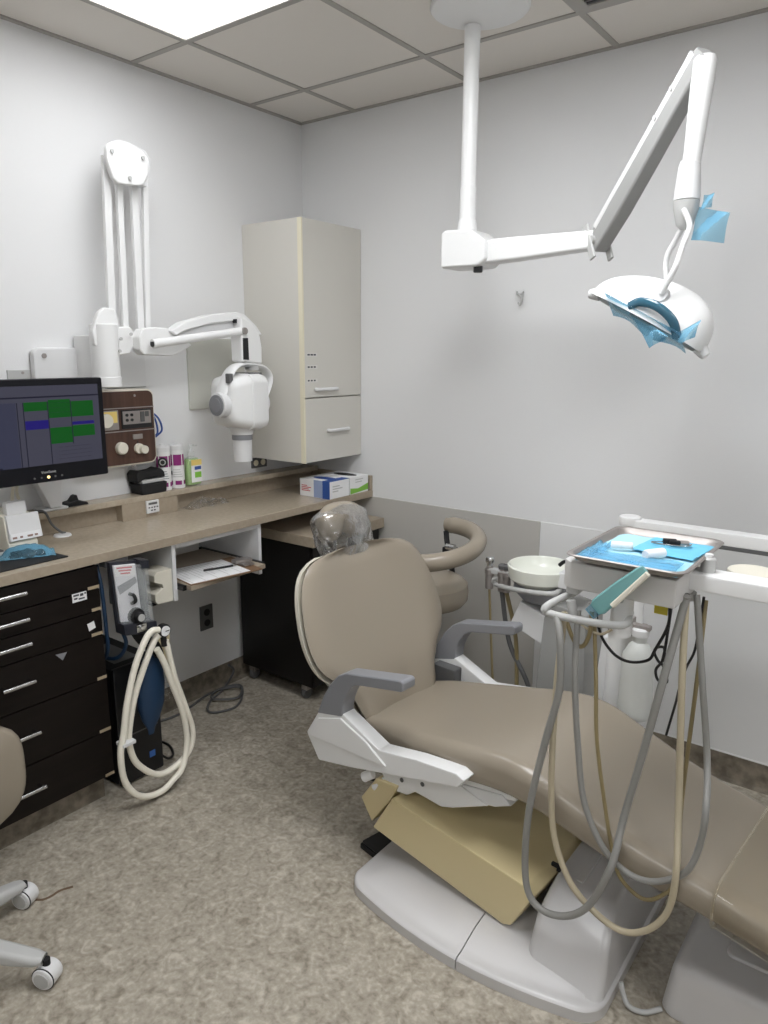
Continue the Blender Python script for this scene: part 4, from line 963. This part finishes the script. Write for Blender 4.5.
# foot pedal and floor box
t = thing('foot_pedal', 'small black foot pedal on the floor at the chair base', 'pedal', (1.37, -1.15, 0))
pm = Matrix.Translation((1.375, -1.155, 0)) @ Matrix.Rotation(R(-12), 4, 'Z')
part('base', M().box((-.05, -.045, 0), (.06, .045, .02), .004, mtx=pm), SOFTBLACK, t)
part('tread', M().box((-.045, -.04, .021), (.055, .04, .03), .004, mtx=pm), BLACK, t)
t = thing('utility_box', 'white moulded utility box on the floor under the foot end of the chair', 'floor box', (2.55, -1.02, 0))
rg = []
for z, i_ in ((0, .004), (.01, 0), (.105, .012), (.125, .016), (.14, .028), (.146, .045)):
    rg.append([(2.575+a, -1.015+b, z) for a, b in rrect(.28-i_, .205-i_, .035, 5)])
part('shell', M().loft(rg), BASEW, t)
part('lid_panel', M().loft([[(2.61+a, -.98+b, z) for a, b in rrect(.2-i_, .125-i_, .02, 4)] for z, i_ in ((.144, 0), (.151, .002), (.154, .006))]), BASEW, t)
single('cable', M().tube([(2.205, -1.24, .05), (2.215, -1.25, .03), (2.235, -1.26, .012), (2.27, -1.25, .008), (2.3, -1.215, .009)], .0065), LGREY, 'grey cable on the floor between chair base and white utility box', 'cable', (2.25, -1.25, 0))

# ------------------------------------------------------------------ delivery unit over the patient's lap
t = thing('delivery_unit', 'light grey instrument delivery unit on a white arm over the chair', 'delivery unit', (2.16, -1.14, 1.06))
ux0, ux1, uy0, uy1, uz0, uz1 = 2.0, 2.262, -1.285, -1.02, 1.066, 1.132
part('head_box', M().prism([(ux0+.02, uy0), (ux1, uy0), (ux1+.0, uy1), (ux0, uy1), (ux0, uy0+.02)], 'z', uz0, uz1, .006, 2), UNIT, t)
part('tray_support', M().box((2.05, -1.26, uz1), (2.24, -1.04, 1.139), .002), LGREY, t)
part('handle_tube', M().tube([(2.017,-1.22,1.042)]+[(1.977,-1.3,1.018),(1.986,-1.3,1.001)]+[(2.085,-1.31,1.006)]+[(2.155,-1.28,1.006)]+[(2.147,-1.22,1.017)], .009, sub=5), LGREY, t)
part('holder_block', M().box((2.01, -1.275, 1.05), (2.04, -1.24, 1.067), .004), LGREY, t)
part('holder_block', M().box((2.12, -1.27, 1.05), (2.145, -1.245, 1.066), .004), LGREY, t)
vc = part('vacuum_canister', M().lathe([(.024, 0), (.025, .01), (.025, .105), (.02, .11)], (2.135, -1.24, .965)), WHITE, t)
ac = Vector((2.265, -1.14, 1.112))
part('lower_arm', M().box((2.258, -1.185, 1.085), (3.0, -1.115, 1.125), .006), WHITE, t)
part('arm_knob', M().lathe([(.016, 0), (.016, .03), (.012, .034)], (2.29, -1.15, 1.125)), LGREY, t)
part('knob_cap', M().cyl((2.29, -1.15, 1.158), (2.29, -1.15, 1.166), .009), WHITE, t)
part('bumper', M().cyl((2.25, -1.14, 1.05), (2.25, -1.14, 1.067), .02), LGREY, t)
part('cream_disc', M().cyl((2.36, -1.02, 1.085), (2.36, -1.02, 1.11), .055, bev=.004).box((2.345, -1.116, 1.092), (2.375, -1.06, 1.104), .002), OFFW, t)
part('elbow', M().cyl((3.0, -1.12, 1.05), (3.0, -1.0, 1.05), .05).box((2.95, -1.18, 1.03), (3.05, -.64, 1.125), .01), WHITE, t)
part('yellow_label', M().box((2.195, -1.2, 1.02), (2.225, -1.198, 1.066)), YTAG, t)
def hose(name, pl, pts, r, m, ext=None):
    part(name, M().tube(pl, r, seg=12), m, t)
hose('hose', [(2.001,-1.3,1.003)]+[(2.027,-1.33,0.954),(2.032,-1.33,0.83),(2.006,-1.33,0.696),(1.974,-1.33,0.505),(1.968,-1.33,0.358),(1.981,-1.33,0.262),(2.021,-1.33,0.227),(2.085,-1.33,0.243),(2.14,-1.33,0.303),(2.185,-1.33,0.429)]+[(2.19,-1.28,0.535),(2.222,-1.28,0.72),(2.25,-1.28,0.9)]+[(2.264,-1.22,1.058),(2.268,-1.22,1.082)], None, .0088, HGREY)
hose('hose', [(2.014,-1.28,1.005)]+[(2.017,-1.31,0.844),(2.016,-1.31,0.639),(2.025,-1.31,0.482),(2.046,-1.31,0.393),(2.09,-1.31,0.315),(2.154,-1.31,0.271),(2.212,-1.31,0.257),(2.258,-1.31,0.277),(2.298,-1.31,0.325),(2.319,-1.31,0.387),(2.323,-1.31,0.49)]+[(2.3,-1.25,0.616),(2.282,-1.25,0.898)]+[(2.262,-1.2,1.066)], None, .0078, HBEIGE)
hose('hose', [(2.042,-1.27,1.013)]+[(2.057,-1.3,0.852),(2.079,-1.3,0.658),(2.102,-1.3,0.541),(2.148,-1.3,0.455),(2.196,-1.3,0.416),(2.244,-1.3,0.406),(2.295,-1.3,0.426),(2.343,-1.3,0.475),(2.364,-1.3,0.553),(2.368,-1.3,0.641)]+[(2.344,-1.22,0.716),(2.317,-1.22,0.896)]+[(2.279,-1.18,1.076)], None, .0075, HGREY)
hose('hose', [(2.077,-1.26,1.013)]+[(2.1,-1.28,0.857),(2.112,-1.28,0.71),(2.143,-1.28,0.547),(2.175,-1.28,0.412),(2.203,-1.28,0.363),(2.252,-1.28,0.343),(2.293,-1.28,0.375),(2.316,-1.28,0.431)]+[(2.296,-1.2,0.554),(2.297,-1.2,0.669),(2.302,-1.2,0.885)]+[(2.293,-1.15,1.058)], None, .0048, HOLIVE)
hose('short_hose', [(2.012,-1.28,1.005),(2.03,-1.28,0.959),(2.049,-1.28,0.931),(2.066,-1.28,0.935),(2.078,-1.28,0.97),(2.079,-1.28,1.02)], None, .0052, HOLIVE)
hose('short_hose', [(2.033,-1.27,0.992),(2.064,-1.27,0.974),(2.098,-1.27,0.967),(2.125,-1.27,0.984)], None, .003, HBEIGE)
hose('air_line', [(2.228,-1.2,1.058),(2.229,-1.2,0.999),(2.205,-1.2,0.932),(2.191,-1.2,0.903)]+[(2.144,-1.18,0.879),(2.107,-1.18,0.887),(2.075,-1.18,0.918),(2.06,-1.18,0.953),(2.052,-1.18,0.985)], None, .0036, BLACK)
hose('air_line', [(2.23,-1.19,1.051),(2.227,-1.19,0.983),(2.22,-1.19,0.903),(2.203,-1.19,0.916),(2.204,-1.19,0.933),(2.222,-1.19,0.938),(2.222,-1.19,0.908),(2.208,-1.19,0.88),(2.215,-1.19,0.856),(2.235,-1.19,0.857),(2.226,-1.19,0.889),(2.216,-1.19,0.902)], None, .0033, BLACK)
hose('air_line', [(2.29,-1.16,1.068),(2.287,-1.16,1.012),(2.282,-1.16,0.938),(2.267,-1.16,0.89),(2.256,-1.16,0.832)]+[(2.241,-1.12,0.773),(2.227,-1.12,0.688)], None, .003, BLACK)
hose('handpiece_holder', [(2.025,-1.275,1.036),(2.036,-1.275,0.989)], None, .011, LGREY)
hose('handpiece_holder', [(2.074,-1.27,1.04),(2.08,-1.27,0.992)], None, .009, LGREY)

t = thing('instrument_tray', 'shallow stainless steel instrument tray on the delivery unit', 'tray', (2.157, -1.14, 1.139))
tx0, tx1, ty0, ty1, tz = 2.018, 2.287, -1.326, -.968, 1.14
rg = []
cx, cy3 = (tx0+tx1)/2, (ty0+ty1)/2; hx_, hy_ = (tx1-tx0)/2, (ty1-ty0)/2
for i_, z in ((.026, 0), (.016, .004), (.008, .016), (.002, .018), (0, .0165), (0, .018), (.003, .02), (.01, .0185), (.018, .006), (.028, .002)):
    rg.append([(cx+a, cy3+b, tz+z) for a, b in rrect(hx_-i_, hy_-i_, .03, 6)])
part('tray_body', M().loft(rg), STEEL, t)
tf = tz+.0025
def sheetflat(c, sx, sy, rot, z, amp, sd):
    ca_, sa_ = math.cos(R(rot)), math.sin(R(rot))
    def fn(u, v):
        a, b = (u-.5)*sx, (v-.5)*sy
        return (c[0]+a*ca_-b*sa_, c[1]+a*sa_+b*ca_, z+amp*abs(noise.noise(Vector((u*4+sd, v*4, sd)))))
    return M().sheet(fn, 16, 20, .0012)
single('tray_liner', sheetflat((2.152, -1.148), .225, .312, 0, tf+.001, .004, 3), LBLUE, 'pale blue paper liner covering the instrument tray', 'paper liner', (2.155, -1.145, tf))
single('paper_napkin', sheetflat((2.195, -1.09), .145, .155, -4, tf+.008, .004, 5), BLUEP, 'bright blue paper bib folded on the back of the instrument tray', 'napkin', (2.195, -1.09, tf+.007))
single('film_sheet', sheetflat((2.15, -1.255), .21, .085, 2, tf+.0085, .009, 8), BFILM, 'blue plastic film bunched along the front of the instrument tray', 'plastic film', (2.15, -1.255, tf))
single('film_sheet', sheetflat((2.052, -1.22), .05, .16, 6, tf+.007, .012, 11), BFILM, 'blue plastic film bunched over the left corner of the tray', 'plastic film', (2.05, -1.22, tf))
mt2 = Matrix.Translation((2.185, -1.07, tf+.013)) @ Matrix.Rotation(R(18), 4, 'Z')
t = thing('black_clip', 'small black and silver bib clip chain on the blue bib', 'bib clip', (2.19, -1.075, tf+.012))
part('jaw', M().box((-.02, -.01, 0), (.012, .008, .012), .003, mtx=mt2).box((-.005, -.02, .002), (.02, -.006, .012), .003, mtx=mt2), SOFTBLACK, t)
part('clasp', M().box((.012, -.012, .002), (.04, .01, .009), .003, mtx=mt2), STEEL, t)
part('chain', M().tube([mt2 @ Vector(p) for p in ((-.02, 0, .004), (-.045, -.008, .003), (-.03, -.02, .003), (.0, -.026, .003), (.035, -.022, .003), (.045, 0, .003))], .002, seg=6), CHROME, t)
for k, (x, y, rz, l, lab) in enumerate(((2.10, -1.17, 20, .05, 'white cotton roll lying left on the blue film of the tray'), (2.185, -1.2, 60, .055, 'white gauze roll lying in the middle of the tray'))):
    m3 = Matrix.Translation((x, y, tf+.017)) @ Matrix.Rotation(R(rz), 4, 'Z')
    single('cotton_roll', M().cyl(m3 @ Vector((-l/2, 0, 0)), m3 @ Vector((l/2, 0, 0)), .0085+.003*k, bev=.003, seg=14), PAPER, lab, 'cotton roll', (x, y, tf+.008))
# wrapped syringe lying in the front holder
t = thing('air_water_syringe', 'air water syringe in a teal barrier sleeve leaning on the unit', 'syringe', (2.1, -1.33, 1.07))
a = [(2.115,-1.335,1.057),(2.207,-1.335,1.159)]
A = Vector(a[0]); B = Vector(a[1]); d_ = (B-A).normalized()
def flatq(p, w, h):
    s1 = d_.orthogonal().normalized(); s1 = Vector((0, 1, 0)).cross(d_).normalized(); s2 = Vector((0, 1, 0))
    return [p+s1*q[0]+s2*q[1] for q in rrect(w, h, min(w, h)*.6, 4)]
L_ = (B-A).length
part('sleeve', M().loft([flatq(A-d_*.012, .014, .006), flatq(A, .02, .009), flatq(A+d_*L_*.5, .018, .009), flatq(A+d_*L_*.9, .013, .008), flatq(B, .009, .005)]), TEAL, t)
part('grip', M().loft([flatq(A+d_*.03-Vector((0, .008, 0))+Vector((.012, 0, -.012)), .006, .006), flatq(B+Vector((.009, -.008, -.007)), .006, .006)]), OFFW, t)
part('film_tail', M().loft([flatq(A-d_*.03, .014, .003), flatq(A-d_*.01, .015, .0075)]), BFILM, t)

# ------------------------------------------------------------------ post with bottle, bowl and suction behind the chair
t = thing('unit_post', 'white support post with long upper arm standing behind the chair', 'post', (1.935, -.6, 0))
bx, by = 1.93, -.6
part('post', M().cyl((bx, by, 0), (bx, by, .74), .042, bev=.006).cyl((bx+.035, by, .70), (bx+.035, by, 1.07), .028), WHITE, t)
part('foot_plate', M().box((bx-.1, by-.08, 0), (bx+.1, by+.08, .02), .006), WHITE2, t)
part('clamp', M().box((bx-.03, by-.05, .735), (bx+.075, by+.03, .76), .006), STEEL, t)
part('side_panel', M().prism([(bx-.085, .3), (bx-.045, .3), (bx-.03, .70), (bx-.055, .70)], 'y', by-.02, by+.04, .004), WHITE2, t)
part('upper_arm', M().box((bx-.0, by-.026, 1.062), (3.0, by+.026, 1.10), .004), WHITE, t)
part('arm_underside', M().box((bx+.1, by-.025, 1.05), (2.95, by+.025, 1.0625), .003), DGREY, t)
part('pivot_cap', M().cyl((bx+.0, by-.0, 1.08), (bx+.0, by, 1.108), .034, bev=.006), WHITE, t)
part('cable', M().tube([(1.901,-0.62,0.746),(1.91,-0.62,0.662),(1.937,-0.62,0.607),(1.94,-0.62,0.573)], .0035), DGREY, t)
t = thing('water_bottle', 'frosted white water bottle hung upright below the unit arm', 'bottle', (2.02, -.70, .5))
wx, wy = 2.02, -.70
part('body', M().lathe([(.02, .485), (.045, .47), (.05, .475), (.052, .49), (.05, .57), (.049, .60), (.05, .645), (.046, .675), (.03, .705), (.021, .715), (.02, .735)], (wx, wy, .03)), NBOT, t)
part('neck_ring', M().lathe([(.026, .765), (.026, .785), (.022, .79)], (wx, wy, 0)), WHITE2, t)
part('hanger', M().box((bx+.02, wy-.012, .785), (wx+.03, wy+.012, .80), .003).box((bx+.02, wy-.012, .76), (bx+.05, by, .795), .003), STEEL, t)

t = thing('cuspidor', 'white rinse bowl on a grey pedestal behind the far armrest', 'cuspidor', (1.55, -.4, 0))
qx, qy = 1.55, -.4
part('bowl', M().lathe([(.04, .755), (.085, .76), (.117, .785), (.124, .82), (.125, .832), (.12, .836), (.115, .83), (.112, .81), (.09, .785), (.04, .775), (.005, .772)], (qx, qy, 0), seg=40), BOWL, t)
part('bowl_holder', M().prism([(qx-.08, .77), (qx+.1, .77), (qx+.1, .70), (qx-.03, .70), (qx-.08, .74)], 'y', qy-.07, qy+.07, .01), GREY, t)
part('pedestal', M().prism([(1.555, 0), (1.78, 0), (1.76, .70), (1.64, .72), (1.60, .66)], 'y', -.47, -.30, .008), mat('pedestal_grey', (158,158,155), .5), t)
part('pedestal_cover', M().prism([(1.46, .60), (1.61, .54), (1.60, .66), (1.50, .70)], 'y', -.46, -.36, .006), WHITE2, t)
part('spout_arm', M().box((1.645, -.47, .78), (1.73, -.38, .84), .008), WHITE2, t)
part('spout', M().tube([(1.68, -.41, .835), (1.665, -.405, .86), (1.64, -.40, .862), (1.62, -.40, .845)], .007), BLACK, t)
single('barrier_film', M().sheet(lambda u, v: (1.68+.05*u, -.44+.05*u+.02*v, .838+.045*math.sin(PI*min(1, u*1.1))*(1-.4*v)), 8, 8, .0015), mat('blue_film_opaque', (112,172,226), .35), 'small blue plastic film tab beside the white rinse bowl', 'plastic film', (1.7, -.42, .838))
t = thing('assistant_rail', 'grey tubular rail holding suction handpieces beside the rinse bowl', 'rail', (1.45, -.45, .78))
part('rail', M().tube([(1.434,-0.4,0.792),(1.363,-0.4,0.747),(1.348,-0.4,0.732),(1.369,-0.4,0.719)]+[(1.508,-0.5,0.753),(1.637,-0.5,0.765)]+[(1.649,-0.45,0.769)], .0095, sub=5), LGREY, t)
part('holder_bar', M().box((1.335, -.415, .765), (1.46, -.385, .785), .004), LGREY, t)
for k, (p, r, m, lab, ext) in enumerate((([(490,568),(491,640),(493,682)], .005, HOLIVE, 'saliva ejector with chrome cap and thin olive hose', 0), ([(502,585),(506,625),(512,650),(528,685)], .0095, DGREY, 'suction handpiece with dark grey hose in the middle of the rail', 0), ([(512,575),(516,640),(517,700)], .0085, HOLIVE, 'suction handpiece with thick olive hose nearest the rinse bowl', 0))):
    pp = [[(1.335,-0.4,0.782),(1.352,-0.4,0.487),(1.368,-0.4,0.312)], [(1.39,-0.4,0.724),(1.415,-0.4,0.565),(1.445,-0.4,0.469),(1.52,-0.4,0.343)], [(1.431,-0.4,0.772),(1.46,-0.4,0.514),(1.476,-0.4,0.267)]][k]
    s_ = thing('suction_handpiece', lab, 'suction handpiece', pp[0], 0, 'suction handpieces on the rail')
    x, y, z = pp[0]; z = .79
    if k == 2: x -= .022
    part('valve', M().lathe([(.016, -.09), (.017, -.03), (.02, -.028), (.02, -.012), (.014, -.01), (.014, .0)], (x, y, z)), STEEL, s_)
    part('cap', M().lathe([(.011, .0), (.012, .01), (.018, .018), (.018, .03), (.014, .036)], (x, y, z)) if k == 0 else M().lathe([(.016, .0), (.017, .014), (.013, .018)], (x, y, z)), CHROME if k == 0 else DGREY, s_)
    part('hose', M().tube([(x, y, z-.085)]+[q for q in pp[1:]]+[(pp[-1][0]+.02, y+.02, .2), (pp[-1][0]+.05, y+.05, .0)], r), m, s_)

# ------------------------------------------------------------------ stools
t = thing('assistant_stool', 'taupe assistant stool with curved arm bar behind the backrest', 'stool', (1.03, -.40, 0))
sx_, sy_ = 1.03, -.40
part('seat', M().lathe([(.13, .575), (.165, .58), (.182, .60), (.185, .635), (.18, .665), (.16, .682), (.1, .688), (0, .689)], (sx_, sy_, 0), seg=40), VINYL, t)
arc = []
for k in range(13):
    a = R(100-14.5*k); arc.append((1.055+.208*math.cos(a), -.42+.2*math.sin(a), .845+.035*math.sin(a)))
part('arm_bar', M().tube(arc, lambda f_: (.036, .034) if .04 < f_ < .96 else (.03, .026), seg=16, sub=4, flat=(0, 0, 1)), VINYL, t)
part('arm_bracket', M().tube([(1.03, -.24, .855), (1.045, -.25, .80), (1.08, -.27, .76)], .012).box((1.03, -.27, .74), (1.09, -.23, .79), .004), SOFTBLACK, t)
part('bracket_pin', M().cyl((1.06, -.28, .80), (1.10, -.28, .80), .014), CHROME, t)
part('arm_post', M().tube([(1.06, -.25, .75), (1.06, -.22, .6), (1.04, -.3, .53), (sx_, sy_, .52)], .012), BLACK, t)
part('column', M().cyl((sx_, sy_, .1), (sx_, sy_, .57), .025), CHROME, t)
for k in range(5):
    a = R(20+72*k); e_ = Vector((sx_+.26*math.cos(a), sy_+.26*math.sin(a), .07))
    part('leg', M().tube([(sx_, sy_, .12), tuple(e_+Vector((0, 0, .01)))], lambda f_: (.022, .016), smooth=False), LGREY, t)
    c = part('caster', M().cyl((e_.x-.018*math.sin(a), e_.y+.018*math.cos(a), .028), (e_.x+.018*math.sin(a), e_.y-.018*math.cos(a), .028), .028, bev=.004), WHITE2, t)

t = thing('operator_stool', 'taupe operator stool with grey legs at the left edge', 'stool', (.74, -2.28, 0))
ox, oy = .745, -2.285
legs = [(1.008, -2.092), (.69, -1.985)]
ang0 = math.atan2(legs[0][1]-oy, legs[0][0]-ox)
for k in range(5):
    if k < 2: ex, ey = legs[k]
    else:
        a = ang0+R(72*k); ex, ey = ox+.3*math.cos(a), oy+.3*math.sin(a)
    d_ = Vector((ex-ox, ey-oy, 0)); L_ = d_.length; d_.normalize(); s_ = Vector((-d_.y, d_.x, 0))
    rg = []
    for f, w, zt, zb in ((0, .03, .15, .09), (.3, .03, .14, .085), (.75, .025, .105, .065), (.92, .024, .09, .062), (.985, .018, .084, .064)):
        p = Vector((ox, oy, 0))+d_*L_*f
        rg.append([p+s_*q[0]+Vector((0, 0, (zt+zb)/2+q[1])) for q in rrect(w, (zt-zb)/2, .014, 4)])
    part('leg', M().loft(rg), LGREY, t)
    wa = Vector((math.cos(.6+k*.5), math.sin(.6+k*.5), 0)) if k > 1 else Vector((.45, -.89, 0)).normalized()
    cpos = Vector((ex, ey, .03))
    c = part('caster', M().cyl(cpos-wa*.026, cpos+wa*.026, .03, bev=.007, seg=26), WHITE2, t)
    part('tyre_ring', M().cyl(cpos+wa*.018, cpos+wa*.0205, .0312, seg=26), SOFTBLACK, c)
    part('hub', M().cyl(cpos+wa*.024, cpos+wa*.029, .021, bev=.002, seg=22), LGREY, c)
    part('stem', M().cyl((ex, ey, .05), (ex, ey, .075), .01), SOFTBLACK, c)
part('column', M().cyl((ox, oy, .1), (ox, oy, .44), .026), CHROME, t)
part('seat', M().lathe([(.15, .43), (.185, .435), (.2, .46), (.2, .49), (.18, .51), (.1, .515), (0, .516)], (ox, oy, 0), seg=36), VINYL, t)
OP = Vector((.63, -2.05, .405))
rg = []
pad = Matrix.Rotation(R(20), 3, 'Z')
for k in range(15):
    z = -.155+.31*k/14; k_ = max(.02, 1-abs(z/.156)**3.2)**.5
    rg.append([OP+pad @ Vector((q[0], q[1], z)) for q in rrect(.05*max(.35, k_), .145*k_, .045*max(.3, k_)*.9 if k_ > .4 else .012*k_, 5)])
part('backrest', M().loft(rg), VINYL, t)
part('back_post', M().tube([(.6, -2.07, .44), (.59, -2.12, .40), (.6, -2.18, .40), (ox, oy, .42)], .014), BLACK, t)
single('floor_scuff', M().tube([(0.69,-1.964,0.001),(0.713,-1.946,0.001),(0.719,-1.921,0.001),(0.718,-1.896,0.001),(0.733,-1.862,0.001)], lambda f_: (.004, .0012), seg=6), mat('scuff_brown', (104,84,66), .8), 'thin brown scrap of thread on the floor beside the stool caster', 'scrap', (.72, -1.92, 0))

# ------------------------------------------------------------------ light and view
w = bpy.data.worlds.new('world'); sc.world = w; w.use_nodes = True
w.node_tree.nodes['Background'].inputs[0].default_value = (.8, .8, .8, 1); w.node_tree.nodes['Background'].inputs[1].default_value = .3
sc.view_settings.view_transform = 'Standard'; sc.view_settings.look = 'None'; sc.view_settings.gamma = 1
sc.view_settings.use_curve_mapping = False
sc.view_settings.exposure = 0.25
